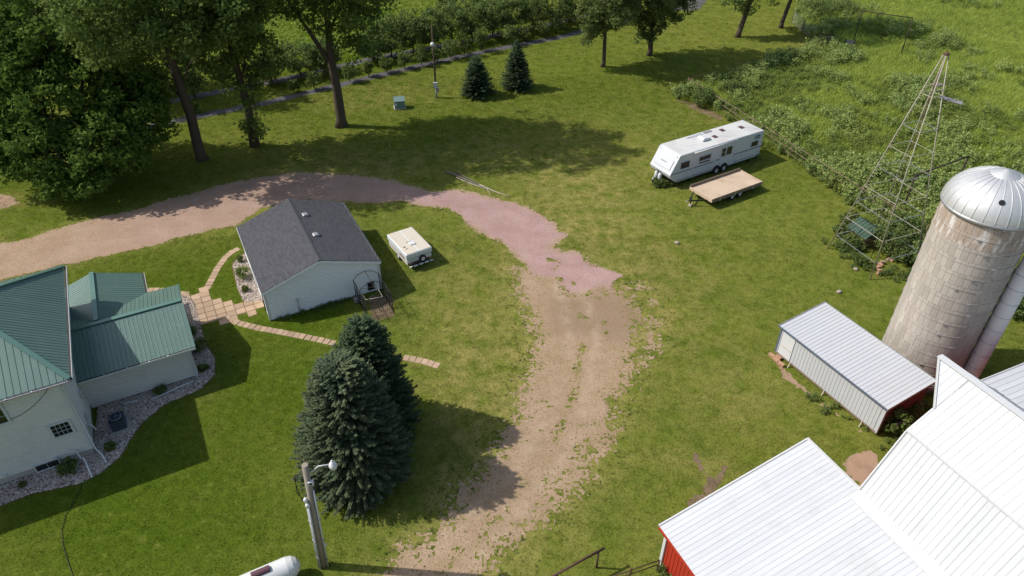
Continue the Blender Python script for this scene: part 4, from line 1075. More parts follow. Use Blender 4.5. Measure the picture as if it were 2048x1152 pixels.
# ---- folded pop-up camper (x across the back, y toward the tongue)
pop = empty('popup_camper', (-7.52, 41.60, 0), R(32.7))
tag(pop, 'small folded cream pop-up camper with spare wheel beside the garage', 'camper')
def build_pop():
    W, L_ = 2.06, 3.28
    MB().bb(.06, W - .06, .06, L_ - .06, .42, .95).build('body', M['popup_side'], pop, .03)
    MB().bb(.0, W, .0, L_, .98, 1.36).build('lid', M['popup_side'], pop, .05)
    MB().bb(.05, W - .05, .05, L_ - .05, 1.352, 1.385).build('roof', M['popup'], pop, .02)
    MB().bb(W / 2 - .03, W / 2 + .03, .08, L_ - .08, 1.385, 1.395).build('roof_seam', M['popup_side'], pop)
    MB().bb(.03, W - .03, .03, L_ - .03, .94, .985).build('seal', M['sheet'], pop)
    MB().bb(W / 2 - .22, W / 2 + .22, .95, 1.4, 1.39, 1.46).build('roof_vent', M['lamp_white'], pop, .03)
    MB().bb(W / 2 - .30, W / 2 + .1, 1.42, 1.52, 1.388, 1.40).build('roof_tear', M['board'], pop)
    MB().box((.35, 1.0, 1.39), (.16, .12, .012), .4).build('roof_tear', M['dark_rust'], pop)
    MB().box((.38, .72, 1.39), (.2, .08, .012), .1).build('roof_tear', M['board'], pop)
    for x in (.0, W):
        s = -1 if x == 0 else 1
        MB().bb(x + (.05 if s < 0 else -.075), x + (.075 if s < 0 else -.05), .15, L_ - .15, .62, .70).build('side_stripe', M['brick'], pop)
        MB().bb(x + (.045 if s < 0 else -.06), x + (.06 if s < 0 else -.045), .5, 1.3, .74, .90).build('hatch', M['sheet'], pop)
        wheel(pop, (x + (.16 if s < 0 else -.16), 1.75, .30), (s, 0, 0), .30, .18)
    MB().bb(.07, W - .07, .035, .062, .46, .60).build('back_stripe', M['tank_lid'], pop)
    MB().bb(.25, .75, .045, .062, .72, .77).build('lettering', M['sheet'], pop)
    for x in (.16, W - .3): MB().bb(x, x + .2, .02, .05, .50, .60).build('tail_light', M['brick'], pop)
    wheel(pop, (W * .60, -.06, .72), (0, -1, 0), .27, .15, 'spare_wheel')
    b = MB().bb(.1, W - .1, -.22, -.12, .34, .42).build('bumper', M['lamp_white'], pop)
    for x in (.3, .75, 1.2, 1.65): MB().bb(x, x + .1, -.225, -.115, .33, .43).build('bumper_gap', M['black'], b)
    for x in (.4, W - .4): MB().beam((x, -.15, .38), (x, .1, .45), .05, .05).build('bumper_arm', M['black'], pop)
    MB().bb(.25, W - .25, .2, L_ - .2, .30, .42).build('chassis', M['black'], pop)
    m = MB(); m.beam((.4, L_ - .1, .40), (W / 2, L_ + 1.1, .42), .06, .09); m.beam((W - .4, L_ - .1, .40), (W / 2, L_ + 1.1, .42), .06, .09); m.build('tongue', M['black'], pop)
    MB().tube([(W / 2, L_ + 1.0, .7), (W / 2, L_ + 1.0, 0)], .035, 8).build('jack', M['steel'], pop)
build_pop()

# ================================================================ WINDMILL TOWER
wm = empty('windmill_tower', (26.62, 43.33, 0), R(-68.2))
tag(wm, 'tall rusty lattice windmill tower without its wheel', 'tower')
def build_wm():
    Hh, b0, b1 = 15.1, 2.15, .10
    leg = lambda sx, sy, z: Vector((sx * (b0 + (b1 - b0) * z / Hh), sy * (b0 + (b1 - b0) * z / Hh), z))
    cs = [(-1, -1), (1, -1), (1, 1), (-1, 1)]
    for c in cs: MB().tube([leg(*c, 0), leg(*c, Hh)], [.044, .034], 7).build('leg', M['tower'], wm)
    zs = [1.3, 2.9, 4.3, 5.6, 7.2, 8.8, 10.4, 12.6]
    for i, z in enumerate(zs):
        for k in range(4):
            a, b = cs[k], cs[(k + 1) % 4]
            MB().beam(leg(*a, z), leg(*b, z), .032, .032).build('girt', M['tower'] if i % 2 else M['steel'], wm)
            if i < len(zs) - 1 and i % 2 == 0:
                m = MB(); m.tube([leg(*a, z), leg(*b, zs[i + 1])], .006, 4); m.tube([leg(*b, z), leg(*a, zs[i + 1])], .006, 4); m.build('brace_rod', M['rust'], wm)
    MB().tube([(0, 0, 0), (0, 0, Hh + .2)], .022, 6).build('pump_rod', M['rust'], wm)
    MB().lathe([(.001, 0), (.16, 0), (.20, .06), (.16, .12), (.05, .16), (.001, .3)], 10, (0, 0, Hh)).build('tower_cap', M['rust'], wm)
    MB().bb(-.55, -.05, .25, 1.0, 13.0, 13.04).build('platform', M['grey_wood'], wm)
    MB().box((.75, .95, 12.35), (1.35, .38, .035), .6, .12, .1).build('tail_vane', M['sheet'], wm)
    for s in (-1, 1): MB().beam((s * .42, -.42, 13.0), (s * .42, .42, 13.0), .05, .05).build('platform_bracket', M['tower'], wm)
    for z in np.arange(.6, 13, .45):
        p_ = leg(-1, -1, z); MB().beam(p_, p_ + Vector((.20, .0, 0)), .02, .02).build('step_rung', M['tower'], wm)
build_wm()
# pump house under the tower
ph = empty('pump_house', (26.95, 45.6, 0), R(20))
tag(ph, 'tiny pump house with mossy green roof under the windmill tower', 'pump house')
def build_ph():
    MB().bb(-.8, .8, -.75, .75, 0, .95).build('wall', M['brick'], ph)
    roof = MB().prism([(-1.05, .92), (1.05, .92), (0, 1.55)], 'y', -.95, .95).build('roof', M['pump_roof'], ph)
    for s in (-1, 1):
        for i in range(7):
            y = -.93 + i * .31
            MB().beam((s * 1.08, y, .935), (s * .02, y, 1.575), .15, .025).build('roof_board', M['pump_roof'], roof)
build_ph()
# loose bricks by the tower foot
for i, (u, v, z, rz) in enumerate([(1758, 535, .06, .3), (1761, 530, .06, 1.2), (1756, 541, .06, 2.0), (1764, 528, .17, .1), (1755, 548, .06, .8), (1766, 545, .06, 1.7), (1777, 520, .06, .5), (1781, 522, .06, 2.2), (1759, 533, .17, 2.5)]):
    p_ = G(u, v, 0)
    o = MB().box((0, 0, 0), (.36, .19, .14)).build('brick_block', M['brick'], None, .01)
    o.location = (p_.x, p_.y, z + .012); o.rotation_euler = (0, 0, rz)
    tag(o, 'loose tan brick in the weedy heap below the windmill' if i < 6 or i > 7 else ('left' if i == 6 else 'right') + ' one of two tan bricks lying apart from the heap', 'brick', 'bricks near the windmill foot')
for (u, v, lab) in [(1711, 539, 'single tan stone on the grass left of the windmill leg'), (1354, 487, 'small tan rock alone in the middle of the lawn'), (1678, 585, 'pale stone on the lawn above the white shed')]:
    p_ = G(u, v)
    m = MB().lathe([(.001, -.05), (.16, -.02), (.22, .05), (.14, .14), (.001, .17)], 7, (0, 0, 0), True)
    m.v = [(x * (1 + .25 * math.sin(3 * y * 9)), y * .75, z) for x, y, z in m.v]
    o = m.build('rock', M['rock']); o.location = (p_.x, p_.y, .02); o.rotation_euler = (0, 0, u); tag(o, lab, 'rock')

# ================================================================ POLES, TANK, CABINETS
up = empty('utility_pole', (-8.68, 18.41, 0), 0)
tag(up, 'leaning wooden yard pole with white lamp and grey conduits', 'utility pole')
def build_up():
    top = Vector((.42, -.12, 7.3))
    P = lambda t, dx=0, dy=0: Vector((top.x * t + dx, top.y * t + dy, 7.3 * t))
    MB().tube([P(-.02), P(.5), P(1)], [.17, .15, .125], 12).build('pole', M['pole_wood'], up)
    for dx, dy, t1, r in ((-.20, -.10, .70, .055), (-.12, -.19, .66, .045), (.20, -.06, .78, .042)):
        c = MB().tube([P(0, dx, dy), P(t1, dx * .9, dy)], r, 8).build('conduit', M['conduit'], up)
        for t in (.12, .3, .5): MB().tube([P(t, dx, dy), P(t + .006, dx, dy)], r + .015, 8).build('strap', M['steel'], c)
    for dx, dy, t in ((-.20, -.10, .70), (-.13, -.19, .665)):
        MB().lathe([(.001, -.1), (.09, -.08), (.10, .05), (.06, .12), (.001, .14)], 10, P(t, dx, dy)).build('weather_head', M['lamp_white'], up)
    MB().box(P(.86, .14, -.10), (.24, .14, .20), .3).build('camera_box', M['lamp_white'], up)
    MB().box(P(.86, .16, -.18), (.09, .03, .09), .3).build('camera_lens', M['black'], up)
    arm = MB().tube([P(.93, .12, 0), P(.95, .3, 0), P(.985, .52, .02), P(.995, .95, .05)], .025, 7).build('lamp_arm', M['lamp_white'], up)
    q = P(.985, 1.10, .06)
    lamp = MB().lathe([(.001, .24), (.07, .23), (.09, .14), (.155, .08), (.17, .0), (.16, -.06)], 16, q).build('lamp_head', M['lamp_white'], up)
    MB().lathe([(.155, -.05), (.14, -.15), (.08, -.2), (.001, -.21)], 16, q).build('lamp_bowl', M['lamp_white'], lamp)
    MB().lathe([(.04, .23), (.04, .30), (.001, .31)], 8, q).build('photo_cell', M['conduit'], lamp)
    for k in range(3):
        m = MB(); m.tube([P(.95 - .03 * k, -.13, 0), P(.88, -.5 - .05 * k, .1), P(.74, -.62 + .06 * k, .1), P(.66, -.30 - .06 * k, .05), P(.70, -.2, -.05)], .013, 5); m.build('service_wire', M['cable'], up)
    MB().box(P(.24, .26, -.06), (.09, .06, .12)).build('outlet_box', M['lamp_white'], up)
    MB().tube([P(.10, .2, -.1), P(.08, .38, -.15), P(.05, .5, -.1)], .012, 5).build('loose_wire', M['cable'], up)
build_up()

lp = empty('yard_light_pole', (-8.18, 73.76, 0), 0)
tag(lp, 'thin dark yard light pole with white lamp and meter near the shrub row', 'light pole')
MB().tube([(0, 0, 0), (0, 0, 7.6)], [.11, .08], 10).build('pole', M['bark'], lp)
MB().tube([(0, -.05, 5.7), (.0, -.45, 5.9)], .03, 6).build('lamp_arm', M['lamp_white'], lp)
MB().lathe([(.001, .24), (.16, .22), (.22, .0), (.16, -.14), (.001, -.18)], 14, (0, -.5, 5.85)).build('lamp', M['lamp_white'], lp)
MB().bb(-.22, .22, -.30, -.10, 1.15, 1.75).build('meter_box', M['conduit'], lp)
MB().bb(.05, .35, -.28, -.10, .75, 1.15).build('breaker_box', M['sheet'], lp)
MB().tube([(0, -.16, 0), (0, -.16, 1.2)], .05, 6).build('conduit', M['lamp_white'], lp)

tr = empty('transformer_box', (-11.8, 71.0, 0), R(12))
tag(tr, 'squat grey-green electrical transformer cabinet on the lawn', 'transformer')
MB().bb(-.62, .62, -.55, .55, 0, .12).build('pad', M['concrete'], tr)
MB().prism([(-.5, .12), (.5, .12), (.5, .98), (-.5, .85)], 'x', -.55, .55).build('cabinet', M['transformer'], tr, .03)
MB().prism([(-.54, .86), (.53, 1.0), (.53, 1.05), (-.54, .91)], 'x', -.58, .58).build('lid', M['transformer'], tr)
MB().bb(-.48, -.28, -.512, -.502, .45, .7).build('sticker', M['lamp_white'], tr)

tk = empty('propane_tank', (-10.70, 17.42, 0), R(28))
tag(tk, 'white horizontal propane tank with maroon lid at the bottom edge', 'propane tank')
def build_tk():
    m = MB()
    n = 24; r = .52; prof = []
    for x, rr in [(-2.4, .001), (-2.38, .16), (-2.28, .33), (-2.1, .46), (-1.85, .52), (.75, .52), (1.0, .46), (1.18, .33), (1.28, .16), (1.3, .001)]:
        prof.append((x, rr))
    rings = []
    for x, rr in prof: rings.append([(x, rr * math.cos(2 * math.pi * k / n), .80 + rr * math.sin(2 * math.pi * k / n)) for k in range(n)])
    for i in range(len(rings) - 1):
        b = len(m.v); m.v += rings[i] + rings[i + 1]
        for k in range(n): m.f.append([b + k, b + (k + 1) % n, b + n + (k + 1) % n, b + n + k]); m.sm.append(True)
    m.build('tank', M['tank'], tk)
    MB().prism([(-.16, 1.26), (.16, 1.26), (.14, 1.40), (.06, 1.45), (-.06, 1.45), (-.14, 1.40)], 'x', -.75, .05).build('valve_lid', M['tank_lid'], tk, .02)
    for x in (-1.7, .6): MB().bb(x - .08, x + .08, -.45, .45, 0, .42).build('leg', M['concrete'], tk)
    MB().box((.92, .0, 1.27), (.12, .05, .02), .3).build('label_plate', M['lamp_white'], tk)
build_tk()

ac = empty('air_conditioner', (-21.78, 26.80, 0), R(28))
tag(ac, 'dark round-topped air conditioner unit on gravel beside the house', 'air conditioner')
def build_ac():
    MB().bb(-.48, .48, -.48, .48, 0, .08).build('pad', M['concrete'], ac)
    MB().bb(-.37, .37, -.37, .37, .08, .82).build('cabinet', M['black'], ac, .06)
    me = MB().bb(-.385, .385, -.385, .385, 0, .02).mesh('louvre', M['rv_strip'])
    for i in range(9): link('louvre', me, None, ac).location = (0, 0, .14 + i * .07)
    MB().lathe([(.33, .82), (.33, .87), (.27, .88), (.27, .83)], 20).build('fan_rim', M['rv_strip'], ac)
    MB().lathe([(.001, .835), (.26, .835)], 16).build('fan_well', M['black'], ac)
    for k in range(4): MB().box((.13 * math.cos(k * math.pi / 2), .13 * math.sin(k * math.pi / 2), .845), (.22, .10, .01), k * math.pi / 2, .3).build('fan_blade', M['rv_strip'], ac)
    m = MB()
    for r_ in (.1, .18, .25): m.tube([(r_ * math.cos(a), r_ * math.sin(a), .885) for a in np.linspace(0, 2 * math.pi, 17)], .006, 4, False)
    m.build('fan_guard', M['black'], ac)
build_ac()
m = MB(); m.tube([(*G(u, v)[:2], .04) for u, v in [(165, 968), (158, 985), (148, 1005), (132, 1030), (124, 1060), (126, 1090), (135, 1120), (146, 1152), (150, 1180)]], .014, 6)
tag(m.build('drain_hose', M['black']), 'black drain hose snaking across the lawn from the house', 'hose')

# dog kennel of dark pipe frames against the garage
kn = empty('dog_kennel', (-15.93, 36.04, 0), R(27))
tag(kn, 'dark metal frame dog kennel against the garage gable', 'kennel')
def build_kn():
    x0, x1, y0, y1 = 5.75, 7.5, -2.95, -.25
    ys = np.linspace(y0, y1, 5)
    for x in (x0, x1):
        for y in ys: MB().tube([(x, y, 0), (x, y, 1.55)], .024, 6).build('post', M['black'], kn)
        for z in (.12, .8, 1.55): MB().tube([(x, y0, z), (x, y1, z)], .018, 6).build('rail', M['black'], kn)
        for y in np.arange(y0 + .1, y1, .14): MB().tube([(x, y, .1), (x, y, 1.55)], .007, 4).build('bar', M['black'], kn)
    for z in (.12, .8, 1.55): MB().tube([(x0, y0, z), (x1, y0, z)], .018, 6).build('rail', M['black'], kn)
    for x in np.arange(x0 + .12, x1, .14): MB().tube([(x, y0, .1), (x, y0, 1.55)], .007, 4).build('bar', M['black'], kn)
    for y in (y0, (y0 + y1) / 2, y1): MB().tube([(x0, y, 1.55), (x0 + .35, y, 1.85), ((x0 + x1) / 2, y, 2.02), (x1 - .35, y, 1.85), (x1, y, 1.55)], .02, 6).build('roof_hoop', M['black'], kn)
    MB().tube([((x0 + x1) / 2, y0, 2.02), ((x0 + x1) / 2, y1, 2.02)], .018, 6).build('ridge_bar', M['black'], kn)
    m = MB(); pts = [(6.0, -2.0, 1.0), (7.1, -2.2, 1.0), (7.1, -.9, 1.0), (6.0, -.7, 1.0), (6.0, -2.0, 1.0)]
    m.tube(pts, .022, 6); m.build('inner_frame', M['pale_wood'], kn)
build_kn()
o = MB().box((0, 0, 0), (.5, .35, .32)).build('feed_box', M['sheet'], None, .02)
q = G(716, 603); o.location = (q.x, q.y, .162); o.rotation_euler = (0, 0, .5); tag(o, 'small grey box on the grass beside the dog kennel', 'box')

# fallen poles beside the pink gravel
A_, B_ = G(890, 345), G(1018, 394)
dv = (B_ - A_)
perp = Vector((-dv.y, dv.x, 0)).normalized()
for i, (t0, t1, off0, off1, r0, mat, lab) in enumerate([(0, .62, .05, -.10, .10, 'grey_wood', 'thick grey dead log beside the pink gravel'), (.12, .75, .45, .05, .06, 'grey_wood', 'thin dark branch lying along the grey log'),
                                            (.55, 1.0, .0, .0, .055, 'pale_wood', 'bleached pale pole at the end of the log pile'), (.2, .7, -.15, -.25, .05, 'pale_wood', 'pale broken branch lying against the grey log'),
                                            (.68, .80, -.05, -.75, .03, 'pale_wood', 'short pale stick crossing below the poles')]):
    pts = [A_ + dv * (t0 + (t1 - t0) * s) + perp * (off0 + (off1 - off0) * s + .06 * math.sin(5 * s + i)) + Vector((0, 0, r0 * (1.05 - .3 * s) + .01)) for s in np.linspace(0, 1, 7)]
    tag(MB().tube(pts, [r0 * (1 - .45 * s) for s in np.linspace(0, 1, 7)], 7).build('fallen_branch', M[mat]), lab, 'branch', 'fallen poles by the gravel')

# ================================================================ FENCES AND FRAMES
def pipe_fence(name, pts, label, hgt=1.3, gap=2.6, mat='rust', rails=(1.28, .75), r=.035):
    root = empty(name, (*pts[0], 0)); tag(root, label, 'fence')
    o = Vector((*pts[0], 0))
    for a, b in zip(pts[:-1], pts[1:]):
        a, b = Vector((*a, 0)) - o, Vector((*b, 0)) - o
        n = max(1, round((b - a).length / gap))
        for i in range(n + 1):
            q = a.lerp(b, i / n)
            MB().tube([q, q + Vector((random.uniform(-.04, .04), random.uniform(-.04, .04), hgt + random.uniform(-.05, .08)))], r * 1.25, 6).build('post', M[mat], root)
        for z in rails:
            pts_ = [a.lerp(b, i / n) + Vector((0, 0, z + random.uniform(-.03, .03))) for i in range(n + 1)]
            MB().tube(pts_, r, 6).build('rail', M[mat], root)
    return root
F0, F1 = (19.3, 75.6), (28.6, 51.2)
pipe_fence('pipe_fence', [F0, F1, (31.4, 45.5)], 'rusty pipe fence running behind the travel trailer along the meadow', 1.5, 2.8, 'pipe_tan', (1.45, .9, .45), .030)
pipe_fence('pipe_fence', [F0, (30.8, 83.6), (38.5, 88.6)], 'thin dark pipe fence along the far lawn edge below the trees', 1.4, 3.4, 'rust', (1.35, .8), .028)
pipe_fence('pipe_fence', [(31.5, 49.5), (44, 55.5)], 'low rusty pipe rail fence behind the windmill', 1.3, 3.0, 'dark_rust', (1.2, .7), .025)
def goal(label, a, b, h1, h2, r=.06):
    root = empty('pipe_arch', (a.x, a.y, 0)); tag(root, label, 'pipe arch', 'tall pipe frames')
    b_ = Vector((b.x - a.x, b.y - a.y, 0))
    MB().tube([(0, 0, 0), (0, 0, h1)], r, 8).build('post', M['dark_rust'], root)
    MB().tube([b_, b_ + Vector((0, 0, h2))], r, 8).build('post', M['dark_rust'], root)
    MB().tube([(0, 0, h1), b_ + Vector((0, 0, h2))], r * .9, 8).build('top_bar', M['dark_rust'], root)
    return root
goal('tall open pipe frame standing in the far meadow', G(1800, 114), G(1703, 97), 4.65, 4.6)
goal('dark pipe frame between the windmill and the silo', G(1801, 430), G(1908, 380), 3.6, 3.15, .075)
# stock panels near the far trees
def stock_panel(label, a, b, h, slats):
    root = empty('stock_panel', (a.x, a.y, 0)); tag(root, label, 'gate', 'stock panels at the meadow corner')
    d = Vector((b.x - a.x, b.y - a.y, 0))
    for t in (0, 1): MB().tube([d * t, d * t + Vector((0, 0, h))], .04, 6).build('post', M['dark_rust'], root)
    for i in range(slats): MB().tube([Vector((0, 0, .2 + i * (h - .25) / (slats - 1))), d + Vector((0, 0, .2 + i * (h - .25) / (slats - 1)))], .022, 5).build('bar', M['steel'], root)
stock_panel('barred grey stock panel behind the far right tree', G(1583, 46), G(1605, 66), 1.6, 7)
stock_panel('barred grey stock panel in tall grass at meadow corner', G(1603, 66), G(1630, 82), 1.6, 7)
def sheet_panel(label, a, b, h):
    root = empty('metal_sheet', (a.x, a.y, 0)); tag(root, label, 'metal sheet', 'grey sheets at the meadow corner')
    d = Vector((b.x - a.x, b.y - a.y, 0)); n = max(2, round(d.length / .3))
    for i in range(n): MB().beam(d * (i / n) + Vector((0, 0, h / 2 + .1)), d * ((i + .97) / n) + Vector((0, 0, h / 2 + .1)), .03, h, (0, 0, 1)).build('sheet_rib', M['sheet'], root)
    for t in (0, 1): MB().beam(d * t, d * t + Vector((0, 0, h + .2)), .1, .1).build('post', M['dark_rust'], root)
sheet_panel('upright grey metal sheet nearer the far trees', G(1632, 88), G(1663, 93), 1.15)
sheet_panel('upright grey metal sheet beside the tall pipe frame', G(1686, 99), G(1704, 101), 1.15)
# pipe gate and small rail at the bottom edge
ga, gb, gp = G(1209, 1096, 1.3), G(1080, 1166, 1.3), G(1197, 1103, 1.3)
gt = empty('pipe_gate', (gp.x, gp.y, 0), 0); tag(gt, 'brown pipe rail with post at the bottom edge', 'gate')
MB().tube([ga - Vector((gp.x, gp.y, 0)), gb - Vector((gp.x, gp.y, 0))], .06, 10).build('top_rail', M['rust'], gt)
for t in (0, 2.2):
    q = (gb - ga).normalized() * t
    MB().tube([(q.x, q.y, 0), (q.x, q.y, 1.3)], .05, 8).build('post', M['rust'], gt)
ra, rb = G(1318, 1121, .9), G(1205, 1160, .9)
pipe_fence('pipe_fence', [(ra.x, ra.y), (rb.x, rb.y)], 'low rusty rail beside the red barn corner', .95, 1.8, 'rust', (.9, .6), .03)

# ================================================================ WALKWAY OF PAVERS
walk = MB().bb(-.01, .01, -.01, .01, -.03, -.02).build('walkway', M['dirt'])
tag(walk, 'tan paver walkway joining house and garage', None, None, 'structure')
def paver_mesh(wd, ln):
    h, b = .045, .012
    vs = [(sx * wd / 2, sy * ln / 2, 0) for sx, sy in ((-1, -1), (1, -1), (1, 1), (-1, 1))] + [(sx * (wd / 2 - b), sy * (ln / 2 - b), h) for sx, sy in ((-1, -1), (1, -1), (1, 1), (-1, 1))]
    return MB().add(vs, [[4, 5, 6, 7], [0, 1, 5, 4], [1, 2, 6, 5], [2, 3, 7, 6], [3, 0, 4, 7]]).mesh('paver', M['paver'])
PV = paver_mesh(.50, .39); PVS = paver_mesh(.585, .585)
pav_pts = []
def lay(x, y, rz, me, z=-.026):
    o = link('paver', me, None, walk); o.location = (x, y, z + random.uniform(0, .008)); o.rotation_euler = (random.uniform(-.012, .012), random.uniform(-.012, .012), rz)
    pav_pts.append((x, y))
def path(pts, me, step):
    pts = [G(*q) for q in pts]
    P_ = []
    for i in range(len(pts) - 1):
        for t in np.linspace(0, 1, 30)[:-1]: P_.append(pts[i].lerp(pts[i + 1], t))
    acc, last = step, P_[0]
    for i in range(1, len(P_)):
        acc += (P_[i] - last).length; last = P_[i]
        if acc >= step:
            acc = 0; d = P_[min(i + 3, len(P_) - 1)] - P_[max(i - 3, 0)]
            lay(P_[i].x, P_[i].y, math.atan2(d.y, d.x) + R(90) + random.uniform(-.02, .02), me)
path([(452, 637), (480, 647), (520, 657), (560, 664), (600, 672), (640, 680), (674, 688)], PV, .393)
path([(812, 716), (830, 719), (852, 724), (874, 731)], PV, .393)
path([(404, 590), (415, 575), (425, 556), (436, 535), (450, 516), (464, 504), (478, 497)], PV, .393)
path([(300, 580), (320, 580), (345, 584), (372, 589)], PV, .393)
PLAZA = G2([(364, 590), (392, 592), (400, 582), (412, 586), (424, 600), (455, 606), (490, 611), (524, 602), (526, 614), (500, 624), (470, 632), (452, 640), (420, 640), (402, 647), (392, 622), (384, 620)])
c, s = math.cos(R(28)), math.sin(R(28))
o0 = PLAZA.mean(0)
for i in range(-14, 15):
    for j in range(-12, 13):
        x, y = o0[0] + c * i * .61 - s * j * .61, o0[1] + s * i * .61 + c * j * .61
        if sdf(np.array([x]), np.array([y]), PLAZA)[0] > -.24: lay(x, y, R(28), PVS)
pav_pts = np.array(pav_pts)
patch('walkway_bedding', PLAZA, M['soil'], .005, .07, .02, 19, 'sandy bedding between the plaza pavers')

# ================================================================ STONES OF THE BEDS (stuff)
def stones(name, poly, n, label, seed, cut=None):
    r = np.random.default_rng(seed)
    lo, hi = poly.min(0), poly.max(0)
    pts = r.uniform(lo, hi, (n * 4, 2)); keepm = sdf(pts[:, 0], pts[:, 1], poly) > .05
    if cut is not None: keepm &= ~cut(pts)
    pts = pts[keepm][:n]
    N = len(pts)
    oct_ = np.array([[1, 0, 0], [0, 1, 0], [-1, 0, 0], [0, -1, 0], [0, 0, 1], [0, 0, -1]], float)
    tri = np.array([[0, 1, 4], [1, 2, 4], [2, 3, 4], [3, 0, 4]])
    sc_ = r.uniform(.035, .085, (N, 1, 3)) * np.array([1.2, 1, .7]); a = r.uniform(0, 6.28, N)
    v = oct_[None] * sc_ * r.uniform(.75, 1.25, (N, 6, 1))
    vx = v[..., 0] * np.cos(a)[:, None] - v[..., 1] * np.sin(a)[:, None]; vy = v[..., 0] * np.sin(a)[:, None] + v[..., 1] * np.cos(a)[:, None]
    v = np.stack([vx + pts[:, :1], vy + pts[:, 1:], v[..., 2] + .022 + r.uniform(0, .02, (N, 1))], -1)
    V = v[:, tri].reshape(-1, 3, 3)
    me = quad_mesh(name, V, M['stones'], np.repeat(r.uniform(0, 1, N), 4), k=3)
    return tag(link(name, me), label, None, None, 'stuff')
def mk_stone_mat():
    t = NT('mixed_river_stones')
    f = t.attr('tint')
    col = t.ramp(f, [(0.0, (.16, .125, .105)), (.3, (.36, .285, .235)), (.6, (.52, .43, .365)), (.85, (.40, .36, .34)), (1.0, (.70, .64, .57))])
    return t.fin(col, .8, 0, .25)
M['stones'] = mk_stone_mat()
def in_house(p):
    q = (p - np.array([-22.28, 24.93])) @ np.array([[math.cos(HA), -math.sin(HA)], [math.sin(HA), math.cos(HA)]])
    return ((q[:, 0] < 0) & (q[:, 1] > 0)) | ((q[:, 0] < 5.72) & (q[:, 1] > 3.62))
stones('river_stones', HOUSE_BED, 15000, 'mixed tan and grey river stones filling the house bed', 3, in_house)
stones('river_stones', G2([(465, 530), (480, 514), (500, 502), (540, 600), (488, 605), (476, 580)]), 3200, 'pale river stones filling the garage bed', 4)

# ================================================================ FOLIAGE BUILDERS
def leaves(cent, rad, per, size, rng, up=.5, squash=.75, asp=1.0, tintc=None):
    """rhombic leaves scattered in clumps -> (N,4,3), tint"""
    n = len(cent)
    d = rng.normal(0, 1, (n, per, 3)); d /= np.linalg.norm(d, axis=2, keepdims=True)
    d *= rng.uniform(.25, 1, (n, per, 1)) ** .6
    d[..., 2] *= squash
    p = cent[:, None] + d * np.asarray(rad)[:, None, None]
    nrm = rng.normal(0, 1, (n, per, 3)) * .8 + d * .5; nrm[..., 2] += up
    nrm /= np.linalg.norm(nrm, axis=2, keepdims=True)
    t = rng.normal(0, 1, (n, per, 3)); t = np.cross(nrm, t); t /= np.linalg.norm(t, axis=2, keepdims=True) + 1e-9
    b = np.cross(nrm, t)
    s = (size * rng.uniform(.6, 1.35, (n, per, 1)))
    t, b = t * s, b * s * .62 * asp
    V = np.stack([p - t, p + b, p + t, p - b], 2).reshape(-1, 4, 3)
    if tintc is None: tintc = rng.uniform(.0, 1, n)
    tint = np.clip(tintc[:, None] * .65 + rng.uniform(0, .45, (n, per)), 0, 1).reshape(-1)
    return V, tint
def ell_clumps(ells, rng, n, shell=.5):
    out = []
    vol = np.array([e[3] * e[4] * e[5] for e in ells]) ** .8; cnt = np.maximum(3, (n * vol / vol.sum()).astype(int))
    for e, k in zip(ells, cnt):
        d = rng.normal(0, 1, (k, 3)); d /= np.linalg.norm(d, axis=1, keepdims=True)
        d *= (shell + (1 - shell) * rng.uniform(0, 1, (k, 1))) ** .7 * rng.uniform(.75, 1.1, (k, 1))
        out.append(np.array(e[:3]) + d * np.array(e[3:6]))
    return np.vstack(out)
def tree(name, base, label, cat, ells, clumps, per, lsize, crad, leafmat, trunk, limbs, seed, group=None, bark='bark', lean=(0, 0), squash=.7, twigs=60, minz=.4, up=.5):
    """trunk: [(z, r)...] ; limbs: list of (start z, end xyz, r)"""
    rng = np.random.default_rng(seed)
    root = empty(name, (base[0], base[1], 0)); tag(root, label, cat, group)
    zt = trunk[-1][0]
    tp = lambda z: Vector((lean[0] * z / zt + .12 * math.sin(z * .6 + seed), lean[1] * z / zt + .12 * math.cos(z * .5 + seed) - .12 * math.cos(seed), z))
    m = MB()
    pts = [tp(z) for z, r in trunk]; pts[0] = Vector((0, 0, -.1))
    m.tube(pts, [r for z, r in trunk], 10)
    ends = []
    for z0, e, r in limbs:
        a, e = tp(z0), Vector(e)
        mid = a.lerp(e, .5) + Vector((rng.uniform(-.4, .4), rng.uniform(-.4, .4), .12 * (e - a).length))
        m.tube([a, a.lerp(mid, .55), mid, e], [r, r * .8, r * .6, r * .25], 7); ends.append((mid, e, r))
    C = ell_clumps(ells, rng, clumps)
    C = C[C[:, 2] > minz]
    src = [tp(z) for z, r in trunk[len(trunk) // 2:]] + [q for a, b, r in ends for q in (a, b)]
    for i in rng.choice(len(C), min(twigs, len(C)), False):
        q = Vector(C[i]); a = min(src, key=lambda s_: (s_ - q).length)
        m.tube([a, a.lerp(q, .5) + Vector((0, 0, .15)), q], [.045, .03, .012], 4, False)
    m.build('trunk', M[bark], root)
    tc = np.clip(.5 + .9 * (fbm(C[:, 0] + C[:, 2] * .7 + seed * 3, C[:, 1] - C[:, 2] * .4, 2.2, 2, seed) - .5) + rng.uniform(-.35, .35, len(C)), 0, 1)
    V, t = leaves(C, rng.uniform(.6, 1.25, len(C)) * crad, per, lsize, rng, up, squash, 1.0, tc)
    ok = V[:, :, 2].min(1) > .05
    link('crown', quad_mesh('crown', V[ok], M[leafmat], t[ok]), None, root)
    return root
